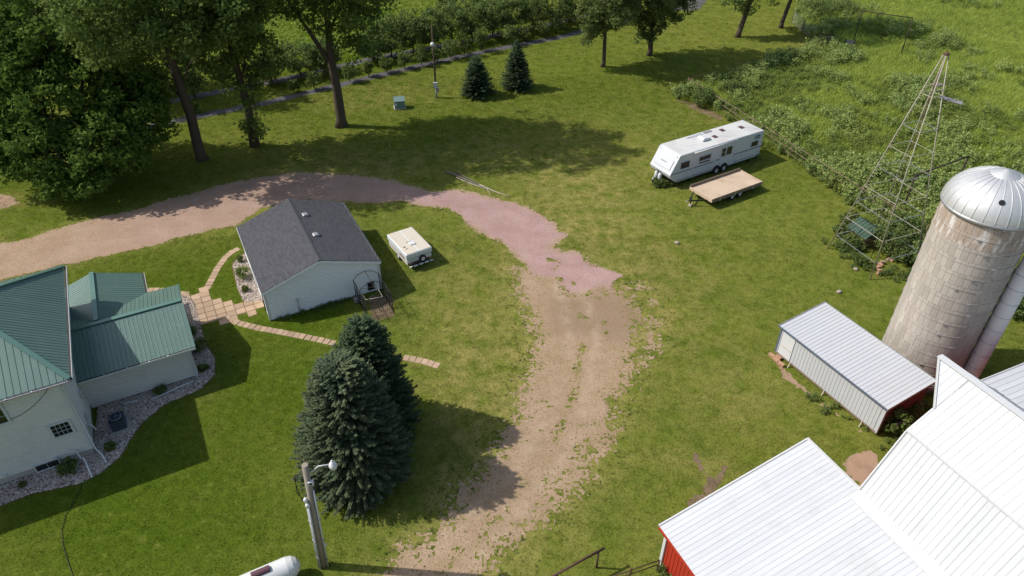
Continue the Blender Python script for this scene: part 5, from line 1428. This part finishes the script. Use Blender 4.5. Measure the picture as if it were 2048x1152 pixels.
def spruce(base, label, H, Rm, leafmat, seed, dens=1.0, group=None, name='spruce_tree', pw=.85):
    rng = np.random.default_rng(seed)
    root = empty(name, (base[0], base[1], 0)); tag(root, label, 'spruce tree', group)
    MB().tube([(0, 0, -.05), (0, 0, H * .5), (0, 0, H * .97)], [.05 * Rm + .06, .03 * Rm + .03, .01], 8).build('trunk', M['bark'], root)
    Vs, Ts = [], []; twigs = MB()
    z = .25
    while z < H * .99:
        f = 1 - z / H
        rr = Rm * (f ** pw) * (1 if z > H * .12 else .82 + .18 * z / (H * .12)) + .10
        nb = max(5, int((7 + 9 * f ** .6 * min(2.2, Rm)) * dens))
        for k in range(nb):
            a = rng.uniform(0, 2 * math.pi); lump = .90 + .20 * vnoise(np.array([a * 1.6 + seed]), np.array([z * 1.3]), seed)[0]; L_ = rr * lump * rng.uniform(.80, 1.04); z0 = z + rng.uniform(-.2, .2)
            drop = L_ * (.34 * f - .22) ; d = np.array([math.cos(a), math.sin(a), 0]); side = np.array([-d[1], d[0], 0])
            tb = rng.uniform(0, 1)
            ns = max(4, int(L_ / .095))
            for j in range(ns):
                t = (.22 + .78 * (j + rng.uniform(0, 1)) / ns); t = min(t, 1.0)
                p = d * L_ * t + np.array([0, 0, z0 - drop * t + .16 * L_ * t * t * t])
                sl = (.15 + .18 * (1 - t)) * min(1, L_ / 1.2 + .3) * rng.uniform(.8, 1.25)
                for sgn in (-1, 1, 0):
                    ang = R(48) * (1 - .35 * t)
                    dirv = d * math.cos(ang) + side * sgn * math.sin(ang) + np.array([0, 0, rng.uniform(-.28, .12)]) if sgn else d * .9 + np.array([0, 0, .35 + .3 * rng.uniform(-1, 1)])
                    dirv = dirv / np.linalg.norm(dirv)
                    wv = np.cross(dirv, np.array([rng.uniform(-.5, .5), rng.uniform(-.5, .5), 1])); wv /= np.linalg.norm(wv); wv *= sl * .24
                    e = p + dirv * sl
                    Vs.append([p - wv * .4, p + dirv * sl * .45 - wv, e, p + dirv * sl * .45 + wv]); Ts.append(min(1, max(0, .18 + .5 * t * tb + .35 * rng.uniform(0, 1) * (.4 + .6 * t))))
        z += max(.10, .215 * (.45 + .55 * f)) * (1.0 if Rm > 2 else .9)
    link('needles', quad_mesh('needles', np.array(Vs), M[leafmat], Ts), None, root)
    return root

spruce((-7.95, 23.5), 'big blue-grey spruce, nearer of the pair beside the yard pole', 7.9, 3.05, 'spruce', 21, 1.5, pw=.46)
spruce((-7.45, 26.75), 'dark green spruce, rear one of the large pair', 7.9, 2.55, 'spruce_d', 22, 1.3, pw=.56)
spruce((-3.76, 74.3), 'small dense dark spruce near the yard light pole', 4.3, 2.1, 'spruce_d', 23, 1.0, pw=.7)
spruce((.5, 76.3), 'small loose spruce with drooping branches near the shrub row', 5.4, 2.1, 'spruce_d', 24, .85, pw=.9)

# large deciduous trees
mb = G(200, 345)
tree('maple_tree', (mb.x, mb.y), 'huge dark maple with drooping crown at the left edge', 'tree',
     [(-.5, .5, 7.5, 7.4, 6.6, 5.2), (-1.5, 1.5, 12.0, 5.6, 5.4, 4.2), (3.6, -3.0, 4.6, 3.6, 3.6, 3.4), (-4.6, -2.5, 5.2, 3.6, 3.6, 3.8), (-.2, -5.0, 3.8, 4.2, 2.4, 2.9), (5.2, 0, 6.0, 3.0, 3.6, 4.2), (-6.5, 1, 8, 4, 4, 4), (1.5, -6.3, 2.7, 3.2, 1.4, 1.7)],
     1050, 62, .19, .95, 'maple_leaf', [(0, .55), (2, .45), (6, .34), (12, .14)], [(2.2, (4, -3, 6), .2), (2.6, (-4, -2, 7), .2), (3.0, (1, 4, 8), .18), (2.4, (0, -5, 5.5), .18), (5, (3, 2, 12), .14)], 41, twigs=120)
tree('cottonwood_tree', (-43.0, 74.0), 'pale leafy tree behind the maple at the top left corner', 'tree',
     [(0, 0, 9, 6.5, 5.5, 5.5), (4, 0, 12, 5, 4.5, 4), (-5, -1, 11, 5, 4.5, 4.5)],
     420, 52, .20, 1.0, 'ash_leaf', [(0, .5), (5, .36), (12, .14)], [(4, (4, 0, 11), .18), (4, (-4, 0, 10), .18)], 49, twigs=60)
tree('cottonwood_tree', (-28.48, 59.25), 'tall cottonwood with leaning bare trunk right of the maple', 'tree',
     [(-1.2, -3.0, 16.5, 6.2, 7.0, 4.6), (3.4, -2.6, 14.0, 4.2, 5.4, 3.8), (-1.0, -6.0, 13.5, 4.4, 3.4, 3.0), (-4.2, -.8, 11.5, 3.2, 3.6, 3.6), (.8, -1, 20.5, 3.8, 3.8, 3.2), (-3.0, .2, 8.4, 2.6, 2.6, 2.8), (2.7, 1.6, 9.4, 2.2, 2.4, 2.4), (-3.6, 0, 5.6, 1.8, 2.0, 1.6), (2.0, -4.4, 14.6, 3.4, 2.6, 2.8)],
     600, 52, .17, .95, 'cotton_leaf', [(0, .62), (.6, .47), (4, .42), (9, .34), (14, .2), (19, .07)], [(7.5, (-3.6, .5, 13), .24), (9, (2.8, 1, 13.5), .18), (5.2, (-3.0, .6, 8.6), .15), (12, (-1, 0, 18), .15), (7.0, (2.4, 1.8, 9.4), .10)], 42, lean=(-.3, 0), twigs=110)
tree('cottonwood_tree', (-24.43, 61.94), 'leafy trunked cottonwood between the two bare trunks', 'tree',
     [(.3, .2, 13.5, 4.2, 4.4, 4.4), (0, .2, 19, 3.8, 3.8, 3.2), (2.2, .1, 9.2, 2.2, 2.4, 2.8), (-1.6, .2, 9.0, 2.2, 2.4, 2.8), (.3, -.1, 6.0, 1.7, 1.6, 2.6), (.3, -.2, 2.4, 1.15, 1.1, 2.0), (1.2, -4.6, 15, 4.2, 4.0, 3.4), (2.6, -2.6, 12.4, 2.6, 2.8, 2.4)],
     540, 50, .165, .9, 'cotton_leaf', [(0, .5), (4, .36), (9, .28), (16, .12)], [(6, (1.6, .4, 10), .14), (7, (-1.8, .2, 10), .14), (10, (.5, .8, 15), .14)], 43, lean=(.2, .2), twigs=90, minz=.3)
tree('cottonwood_tree', (-17.07, 66.44), 'forked cottonwood with thick bare trunk right of the group', 'tree',
     [(.8, .1, 12.6, 3.2, 3.4, 2.8), (3.0, .4, 9.4, 1.9, 2.2, 2.6), (2.6, .2, 7.2, 1.3, 1.4, 1.3), (-3.0, .2, 12.0, 2.4, 2.4, 1.8), (0, -2.6, 17.5, 5.8, 7.0, 4.2), (3.8, -1.6, 14, 3.8, 4.8, 3.6), (-4.2, -.4, 16.0, 3.6, 3.8, 2.8), (2.5, -3.0, 21.0, 5.2, 6.0, 3.4), (-.9, 0, 9.8, 1.0, 1.0, 1.4), (.9, -.5, 9.2, 1.2, 1.0, 1.8)],
     720, 52, .17, .92, 'cotton_leaf', [(0, .72), (.7, .5), (4, .42), (6.5, .38), (11, .24), (17, .08)], [(6.2, (-3.2, .3, 12.0), .26), (9, (2.8, .6, 12.5), .16), (7, (2.6, .6, 9.5), .10), (12, (0, .0, 17), .14)], 44, lean=(.3, .2), twigs=100)
tree('ash_tree', (10.76, 83.21), 'slender trunked ash, nearest of the trees above the lawn', 'tree',
     [(.1, -1.2, 8.6, 3.7, 4.6, 3.8), (.4, -1.4, 13, 3.8, 4.4, 3.6), (-1.6, -.6, 5.6, 2.1, 2.0, 2.4), (1.2, .2, 6.0, 1.7, 1.7, 1.9), (-1.9, -1.0, 4.3, 1.0, 1.0, 1.6)],
     440, 52, .155, .76, 'ash_leaf', [(0, .30), (.5, .24), (4, .2), (9, .1)], [(3.6, (-2, -.6, 6), .1), (4, (1.8, .4, 7), .1), (4.5, (0, 1.5, 9), .1)], 45, twigs=50)
tree('ash_tree', (16.91, 87.2), 'dense dark ash behind and right of the slender one', 'tree',
     [(0, -1.2, 8.4, 4.0, 4.8, 3.8), (.6, -1.6, 13.5, 4.4, 4.8, 3.8), (1.8, -.6, 6.2, 2.6, 2.4, 2.2), (-2.2, -.4, 6.2, 2.2, 2.2, 2.2), (-.4, -.8, 4.0, 2.0, 1.5, 2.0), (-.8, -.6, 2.6, 1.2, 1.0, 1.4)],
     520, 54, .155, .8, 'ash_leaf', [(0, .42), (.5, .32), (4, .26), (9, .1)], [(3, (-2, 0, 6), .12), (3, (2.2, -.4, 6.4), .12), (4, (0, 1.5, 9), .12)], 46, twigs=60)
tree('ash_tree', (29.57, 94.1), 'leaning ash with pale lit trunk near the far fence', 'tree',
     [(1.2, .3, 9.2, 3.4, 3.4, 3.2), (1.8, -.6, 13, 4.2, 4.4, 3.4), (-1.3, -.4, 5.4, 1.8, 1.6, 1.9), (.2, -.5, 4.5, 1.4, 1.2, 1.6), (2.8, .2, 7, 2, 2, 2)],
     330, 50, .155, .76, 'ash_leaf', [(0, .42), (.6, .34), (4, .3), (9, .12)], [(4, (-1.6, 0, 6.2), .12), (4.6, (2.6, .2, 7.4), .14)], 47, lean=(2.0, .3), twigs=40)
tree('ash_tree', (36.42, 97.88), 'dark trunked ash farthest right beside the stock panels', 'tree',
     [(1.0, .3, 9.2, 3.6, 3.6, 3.4), (1.8, -.6, 13, 4.2, 4.6, 3.4), (-2.2, -.6, 5.0, 2.2, 1.7, 1.6), (2.6, -.2, 6.4, 1.7, 1.6, 1.6)],
     330, 50, .155, .78, 'ash_leaf', [(0, .36), (.6, .28), (4, .24), (9, .1)], [(4, (-2, -.2, 5.8), .12), (4, (2.6, 0, 6.6), .12)], 48, lean=(1.4, .3), twigs=40)

# shrubs of the two rows (bases on the fabric strips)
def bush(name, base, label, cat, h, wd, leafmat, seed, group=None, n=26, per=34, lsize=.085, stem=.03, low=.15, crad=None):
    rng = np.random.default_rng(seed)
    r = wd / 2
    return tree(name, base, label, cat, [(0, 0, h * (.5 + low / 2), r * .85, r * .85, h * (.5 - low / 2) * .9)], n, per, lsize, crad or max(.16, r * .42), leafmat,
                [(0, stem * 1.6), (h * .3, stem), (h * .75, stem * .4)], [(h * .15, (r * .4 * math.cos(k * 2.1 + seed), r * .4 * math.sin(k * 2.1 + seed), h * .6), stem) for k in range(3)], seed, group, twigs=8, minz=.05)
SH1 = [(392, 228, 1.3, 1.1), (589, 186, 1.5, 1.2), (630, 180, 2.0, 1.8), (700, 165, 2.1, 2.0), (737, 155, 1.9, 1.5), (774, 148, 2.0, 1.8), (810, 139, 2.1, 1.9), (844, 132, 2.9, 2.0), (873, 126, 1.8, 1.6), (902, 120, 2.6, 2.4), (928, 114, 2.9, 2.6), (963, 105, 3.4, 2.2),
       (1019, 92, 2.8, 2.2), (1051, 84, 2.2, 2.2), (1083, 76, 2.2, 2.2), (1113, 68, 3.0, 2.5), (1140, 60, 3.0, 2.6)]
for i, (u, v, h, wd) in enumerate(SH1):
    p_ = G(u, v - 1)
    bush('row_shrub', p_, ORD[i + 1] + ' shrub from the left in the front shrub row', 'shrub', h, wd, 'shrub_leaf' if i % 3 else 'row_leaf', 60 + i, 'front shrub row', 30, 34, .10)
SH2 = [(389, 193, 5.0, 2.6), (545, 166, 3.5, 3.4), (602, 152, 4.0, 4.6), (650, 144, 3.8, 3.2), (748, 122, 3.6, 3.2), (783, 114, 4.8, 3.8), (827, 104, 5.0, 4.0), (866, 96, 5.0, 4.0), (906, 88, 5.4, 4.6), (945, 80, 5.0, 4.2), (985, 73, 5.2, 4.4), (1025, 67, 5.0, 4.6),
       (1064, 60, 5.6, 4.6), (1104, 54, 5.8, 4.8), (1150, 46, 6.0, 5.0), (1190, 40, 6.0, 5)]
for i, (u, v, h, wd) in enumerate(SH2):
    p_ = G(u, v)
    bush('row_tree', p_, ORD[i + 1] + ' bushy tree from the left in the rear row', 'tree', h * 1.05, wd * 1.4, 'row_leaf', 90 + i, 'rear row of bushy trees', 90, 46, .13, .06, .04, .66)
for i, (u, v, h, wd, lab) in enumerate([(895, 55, 7.6, 2.6, 'left columnar tree rising behind the rear row'), (950, 45, 7.4, 1.9, 'right narrow columnar tree rising behind the rear row'), (1045, 30, 6.5, 5, 'broad far tree at the top edge behind the rear row'), (1120, 20, 7.5, 6, 'broad far tree behind the slender ash'), (1010, 14, 4.5, 6, 'low far thicket at the top edge')]):
    bush('far_tree', G(u, v), lab, 'tree', h, wd, 'row_leaf', 120 + i, None, 70, 42, .14, .08, .1, .6)
# bushes around the yard
for i, (u, v, h, wd, lm, lab) in enumerate([
    (488, 556, .95, 1.15, 'row_leaf', 'round bush in the garage stone bed'), (492, 582, .45, .55, 'shrub_leaf', 'tiny yellow-green plant in the garage stone bed'), (481, 524, .6, .5, 'row_leaf', 'narrow small plant at the far end of the garage bed'),
    (398, 700, .9, 1.2, 'row_leaf', 'dark bush beside the wing corner of the house'), (385, 668, .55, .8, 'row_leaf', 'small dark shrub behind the wing corner bush'), (407, 742, .5, .7, 'row_leaf', 'small low shrub in the stone bed by the wing'),
    (323, 785, .5, .75, 'row_leaf', 'small shrub below the wing wall'), (222, 898, .45, .6, 'row_leaf', 'small grassy shrub below the air conditioner'), (140, 943, .8, 1.2, 'shrub_leaf', 'yellow-green bush beside the basement window'), (47, 972, .3, .4, 'row_leaf', 'tiny plant in the stone bed at the left edge')]):
    bush('garden_shrub', G(u, v), lab, 'shrub', h, wd, lm, 140 + i, None, 26, 40, .055, .015, .05, wd * .2)
for i, (u, v, h, wd, lm, lab) in enumerate([
    (1784, 868, 2.1, 1.7, 'shrub_leaf', 'tall weedy bush at the near end of the white shed'), (1808, 838, 1.5, 1.6, 'row_leaf', 'dark bush between the shed end and the barn'),
    (1362, 196, 1.5, 2.2, 'weed_leaf', 'rounded weed bush left of the fence corner'), (1408, 212, 2.0, 3.0, 'row_leaf', 'large dark bush on the fence below its corner'), (1390, 190, 1.6, 2.2, 'weed_leaf', 'pale bush at the fence corner post'), (1440, 222, 1.3, 2, 'weed_leaf', 'low bush on the fence above the travel trailer'),
    (1465, 192, 1.7, 3.2, 'row_leaf', 'broad dark bush inside the meadow near the fence corner'), (1500, 180, 1.5, 2.4, 'weed_leaf', 'pale bush inside the meadow right of the dark one'),
    (1686, 470, .8, 1.8, 'row_leaf', 'low dark bush by the left windmill leg'), (1706, 492, .9, 2.2, 'row_leaf', 'dark bush between the front windmill legs'), (1775, 500, 2.0, 3.4, 'row_leaf', 'big dark bush right of the pump house'), (1800, 478, 2.1, 3.2, 'row_leaf', 'tall dark bush behind the windmill beside the silo'),
    (1806, 522, 1.3, 2.2, 'row_leaf', 'dark bush right of the brick heap'), (1722, 528, .5, 1.1, 'shrub_leaf', 'low weeds at the nearest windmill foot'), (1832, 500, 1.6, 2.6, 'row_leaf', 'bush nearest the silo wall'), (1700, 452, 1.2, 2.0, 'shrub_leaf', 'pale bush left of the pump house'),
    (1648, 88, 2.0, 3.0, 'row_leaf', 'leafy bush covering the grey metal sheets'), (1690, 115, 1.6, 3.0, 'weed_leaf', 'pale bush below the tall pipe frame'), (1620, 118, 1.8, 3.4, 'weed_leaf', 'broad pale weed bank at the end of the thin fence'), (1592, 128, 1.2, 2.4, 'shrub_leaf', 'weed clump on the thin fence by the bank'),
    (1635, 30, 2.2, 5, 'row_leaf', 'dark tall thicket behind the stock panels'), (1690, 25, 1.7, 5, 'row_leaf', 'dark thicket right of the stock panels'), (1885, 95, 1.9, 4.2, 'weed_leaf', 'pale leafy bush behind the windmill top'), (1880, 175, 1.4, 4, 'weed_leaf', 'pale leafy clump right of the windmill mast'),
    (1318, 372, .7, 1.3, 'shrub_leaf', 'weeds under the travel trailer hitch'), (1345, 370, .5, 1.2, 'shrub_leaf', 'weeds below the front corner of the travel trailer'), (1700, 385, 1.1, 2.0, 'row_leaf', 'dark bush on the fence near the pipe frame'),
    (1990, 480, 1.4, 3.0, 'row_leaf', 'dark bush behind the silo dome'), (2030, 625, 1.6, 3.0, 'row_leaf', 'dark bush right of the silo chute')]):
    big = wd > 2.8
    bush('wild_bush', G(u, v), lab, 'bush', h, wd, lm, 170 + i, None, 60 if big else 36, 46, .085, .03, .02, max(.2, wd * .16))

# ================================================================ SCATTERED GROUND COVER (stuff, instanced)
def scatter(name, pts, rot, scl, src_me, label, extra=()):
    src = bpy.data.objects.new(name + '_source', src_me)
    me = bpy.data.meshes.new(name)
    me.vertices.add(len(pts)); me.vertices.foreach_set('co', np.ascontiguousarray(pts, dtype=np.float32).ravel())
    for n, a in [('rot', rot), ('scl', scl)] + list(extra):
        at = me.attributes.new(n, 'FLOAT', 'POINT'); at.data.foreach_set('value', np.asarray(a, dtype=np.float32))
    me.update()
    ob = link(name, me); tag(ob, label, None, None, 'stuff')
    ng = bpy.data.node_groups.new(name, 'GeometryNodeTree')
    ng.interface.new_socket('Geometry', in_out='INPUT', socket_type='NodeSocketGeometry'); ng.interface.new_socket('Geometry', in_out='OUTPUT', socket_type='NodeSocketGeometry')
    N_ = ng.nodes; gi, go = N_.new('NodeGroupInput'), N_.new('NodeGroupOutput')
    oi = N_.new('GeometryNodeObjectInfo'); oi.inputs['Object'].default_value = src; oi.inputs['As Instance'].default_value = True
    ip = N_.new('GeometryNodeInstanceOnPoints')
    def named(n):
        a = N_.new('GeometryNodeInputNamedAttribute'); a.data_type = 'FLOAT'; a.inputs['Name'].default_value = n; return a.outputs[0]
    cx = N_.new('ShaderNodeCombineXYZ'); ng.links.new(named('rot'), cx.inputs[2])
    er = N_.new('FunctionNodeEulerToRotation'); ng.links.new(cx.outputs[0], er.inputs[0])
    ng.links.new(gi.outputs[0], ip.inputs['Points']); ng.links.new(oi.outputs['Geometry'], ip.inputs['Instance'])
    ng.links.new(er.outputs[0], ip.inputs['Rotation']); ng.links.new(named('scl'), ip.inputs['Scale']); ng.links.new(ip.outputs[0], go.inputs[0])
    md = ob.modifiers.new('scatter', 'NODES'); md.node_group = ng
    return ob
def tuft_mesh(name, n, rad, hgt, wd, mat, seed, spread=.5):
    r = np.random.default_rng(seed)
    a = r.uniform(0, 6.28, n); q = rad * np.sqrt(r.uniform(0, 1, n))
    p = np.stack([q * np.cos(a), q * np.sin(a), 0 * a], -1)
    b = r.uniform(0, 6.28, n); h = hgt * r.uniform(.5, 1.25, n); sp = spread * r.uniform(.1, 1, n)
    tip = p + np.stack([np.cos(b) * h * sp, np.sin(b) * h * sp, h], -1)
    s = np.stack([-np.sin(b), np.cos(b), 0 * b], -1) * wd * r.uniform(.6, 1.3, (n, 1))
    mid = p * .5 + tip * .5 + np.stack([0 * h, 0 * h, h * .12], -1)
    V = np.stack([p, mid + s, tip, mid - s], 1)
    return quad_mesh(name, V, mat, r.uniform(0, 1, n))
def weed_mesh(name, mat, seed, h, rad, stems, per, ls):
    r = np.random.default_rng(seed)
    C = []
    for k in range(stems):
        a = r.uniform(0, 6.28); q = rad * math.sqrt(r.uniform(0, 1)); hh = h * r.uniform(.55, 1.1)
        for t in np.linspace(.25, 1, 4): C.append((q * math.cos(a) * (.6 + .5 * t), q * math.sin(a) * (.6 + .5 * t), hh * t))
    C = np.array(C)
    V, t = leaves(C, np.full(len(C), rad * .45), per, ls, r, .9, .6)
    return quad_mesh(name, V[V[:, :, 2].min(1) > 0], mat, t[V[:, :, 2].min(1) > 0])
def visible(p, mx=7.0, my=5):
    """ground inside the camera's reach plus a margin"""
    x, y = p[:, 0], p[:, 1]
    depth = y * math.cos(_t) + CAMH * math.sin(_t)
    return (np.abs(x) < depth * 1024 / FPX + mx) & (y > 12.5 - my) & (y < 128)

FOOT = [np.array([house.matrix_basis @ Vector((*q, 0)) for q in ((-9, 0), (0, 0), (0, 3.6), (5.7, 3.6), (5.7, 9.5), (3.9, 9.5), (3.9, 12.1), (-9, 12.1))])[:, :2],
        np.array([garage.matrix_basis @ Vector((*q, 0)) for q in ((0, 0), (7.7, 0), (7.7, 8.6), (0, 8.6))])[:, :2],
        np.array([barn.matrix_basis @ Vector((*q, 0)) for q in ((-7.8, 2.7), (0, 2.7), (0, 0), (8.2, 0), (8.2, -17), (-7.8, -17))])[:, :2], HOUSE_BED,
        G2([(464, 530), (480, 514), (500, 502), (540, 600), (488, 605), (476, 580)]), G2([(1690, 905), (1745, 905), (1770, 925), (1730, 985), (1690, 955)])]
def lawn_ok(p):
    ok = visible(p) & ~on_drive(p[:, 0], p[:, 1])
    for f in FOOT: ok &= sdf(p[:, 0], p[:, 1], f) < .0
    for s_ in (strip_poly(STRIP1, 1.1), strip_poly(STRIP2, 1.2)): ok &= sdf(p[:, 0], p[:, 1], s_) < 0
    ok &= np.hypot(p[:, 0] - 24.5, p[:, 1] - 31.5) > 2.3
    return ok
def no_pavers(p):
    ok = np.ones(len(p), bool)
    for q in pav_pts: ok &= ((p[:, 0] - q[0]) ** 2 + (p[:, 1] - q[1]) ** 2) > .40 ** 2
    return ok
def grid_pts(x0, x1, y0, y1, sp_, seed):
    r = np.random.default_rng(seed)
    a, b = np.meshgrid(np.arange(x0, x1, sp_), np.arange(y0, y1, sp_))
    p = np.stack([a.ravel(), b.ravel()], -1); return p + r.uniform(-.5, .5, p.shape) * sp_
rr = np.random.default_rng(77)
P1 = np.vstack([grid_pts(-46, 46, 10, 46, .33, 1), grid_pts(-58, 60, 46, 80, .46, 2), grid_pts(-70, 70, 80, 125, .75, 3)])
P1 = P1[lawn_ok(P1)]; P1 = P1[~((dens_at(P1) > .10) & (rr.uniform(0, 1, len(P1)) < .35 + .6 * dens_at(P1)))]; P1 = P1[no_pavers(P1)]
P1 = P1[sdf(P1[:, 0], P1[:, 1], MEADOW) < .3]
n1 = len(P1)
big = np.clip((P1[:, 1] - 40) / 40, 0, 1)
scatter('grass', np.column_stack([P1, np.zeros(n1)]), rr.uniform(0, 6.28, n1), rr.uniform(.75, 1.25, n1) * (1 + .7 * big), tuft_mesh('grass_tuft', 34, .24, .060, .011, M['blades'], 5, .8),
        'short mown grass blades covering the lawn', [('dry', dry_field(P1[:, 0], P1[:, 1])), ('lush', lush_field(P1[:, 0], P1[:, 1])), ('shade', np.clip(rr.normal(1.0, .2, n1), .5, 1.6))])
# meadow
P2 = np.vstack([grid_pts(18, 75, 40, 90, .45, 4), grid_pts(25, 110, 90, 135, .64, 5)])
P2 = P2[visible(P2, 10)]; P2 = P2[sdf(P2[:, 0], P2[:, 1], MEADOW) > 0]
P2 = P2[(np.hypot(P2[:, 0] - 24.5, P2[:, 1] - 31.5) > 2.6)]
n2 = len(P2)
f1 = fbm(P2[:, 0], P2[:, 1], 9, 3, 51); f2 = fbm(P2[:, 0], P2[:, 1], 4, 3, 55)
grassy = f1 + .006 * (P2[:, 0] - 30) + .004 * (P2[:, 1] - 60)
hs = .85 + .9 * f2
kind = np.where(grassy + rr.uniform(-.26, .26, n2) > .56, 0, np.where(f2 + rr.uniform(-.15, .15, n2) > .52, 1, 2))
for k, (nm, me, lab) in enumerate([('meadow_grass', tuft_mesh('meadow_tuft', 60, .34, .44, .012, M['meadow_leaf'], 6, 1.25), 'tall bright green meadow grass right of the fence'),
                                   ('broadleaf_weeds', weed_mesh('weed_clump', M['weed_leaf'], 7, .8, .36, 8, 9, .062), 'pale broadleaf weeds growing through the meadow'),
                                   ('dark_weeds', weed_mesh('dark_weed_clump', M['mid_weed'], 8, .62, .36, 8, 10, .050), 'darker tangled weeds between the meadow grass')]):
    s_ = kind == k
    scatter(nm, np.column_stack([P2[s_], np.zeros(s_.sum())]), rr.uniform(0, 6.28, s_.sum()), hs[s_] * rr.uniform(.75, 1.3, s_.sum()), me, lab)
# taller grass of the far field and fence edges
P3 = np.vstack([grid_pts(-60, 22, 82, 128, .8, 9)])
d1 = sdf(P3[:, 0], P3[:, 1], np.vstack([STRIP2 + [-1, 2.0], [[60, 200], [-120, 200]]]))
P3 = P3[visible(P3, 8) & (d1 > 0)]
n3 = len(P3)
scatter('field_grass', np.column_stack([P3, np.zeros(n3)]), rr.uniform(0, 6.28, n3), rr.uniform(.35, .7, n3), tuft_mesh('field_tuft', 46, .6, .55, .028, M['meadow_leaf'], 12, .9), 'bright grass of the far field behind the shrub rows')
# weeds along walls and fence feet
E_ = []
def edge(a, b, n, w_):
    a, b = np.array(a[:2]), np.array(b[:2]); t = rr.uniform(0, 1, n)[:, None]; E_.append(a + (b - a) * t + rr.normal(0, w_, (n, 2)))
gw = garage.matrix_basis
edge(gw @ Vector((.4, -.2, 0)), gw @ Vector((5.6, -.2, 0)), 90, .12)
edge(G(1335, 368), G(1520, 315), 90, .25); edge((19.9, 75.6), (28.9, 51.6), 200, .35); edge((28.4, 51.4), (31, 45.5), 80, .5); edge((19.4, 75.5), (38, 88.4), 160, .4)
edge(G(1665, 480), G(1735, 535), 50, .5); edge(G(1770, 545), G(1840, 552), 50, .6); edge(G(1600, 785), G(1745, 872), 14, .3); edge(G(1325, 1140), G(1395, 1240), 40, .2); edge(G(1765, 880), G(1860, 800), 60, .5)
E_ = np.vstack(E_); ne = len(E_)
scatter('edge_weeds', np.column_stack([E_, np.zeros(ne)]), rr.uniform(0, 6.28, ne), rr.uniform(.22, .75, ne) * np.where(np.arange(ne) < 90, .6, 1), weed_mesh('edge_weed', M['row_leaf'], 13, .55, .34, 7, 6, .055), 'ragged weeds along the fences and wall feet')
# green tufts on the gravel edges
xx = rr.uniform(-8, 12, 9000); yy = rr.uniform(13, 56, 9000)
i_, j_ = ((xx - ax[0]) / st).astype(int), ((yy - ay[0]) / st).astype(int)
dn = np.maximum(dens_p, np.maximum(dens_t, dens_s))[j_, i_]
s_ = (dn > .02) & (dn < .8) & ~mask[j_, i_] & (rr.uniform(0, 1, len(dn)) < .6)
n4 = int(s_.sum())
scatter('gravel_weeds', np.column_stack([xx[s_], yy[s_], np.zeros(n4)]), rr.uniform(0, 6.28, n4), rr.uniform(.5, 1.2, n4), tuft_mesh('gravel_tuft', 22, .07, .055, .010, M['spruce_d'], 14, 1.0), 'dark green tufts growing in the gravel edges')
print('SCATTER', n1, n2, n3, ne, n4)
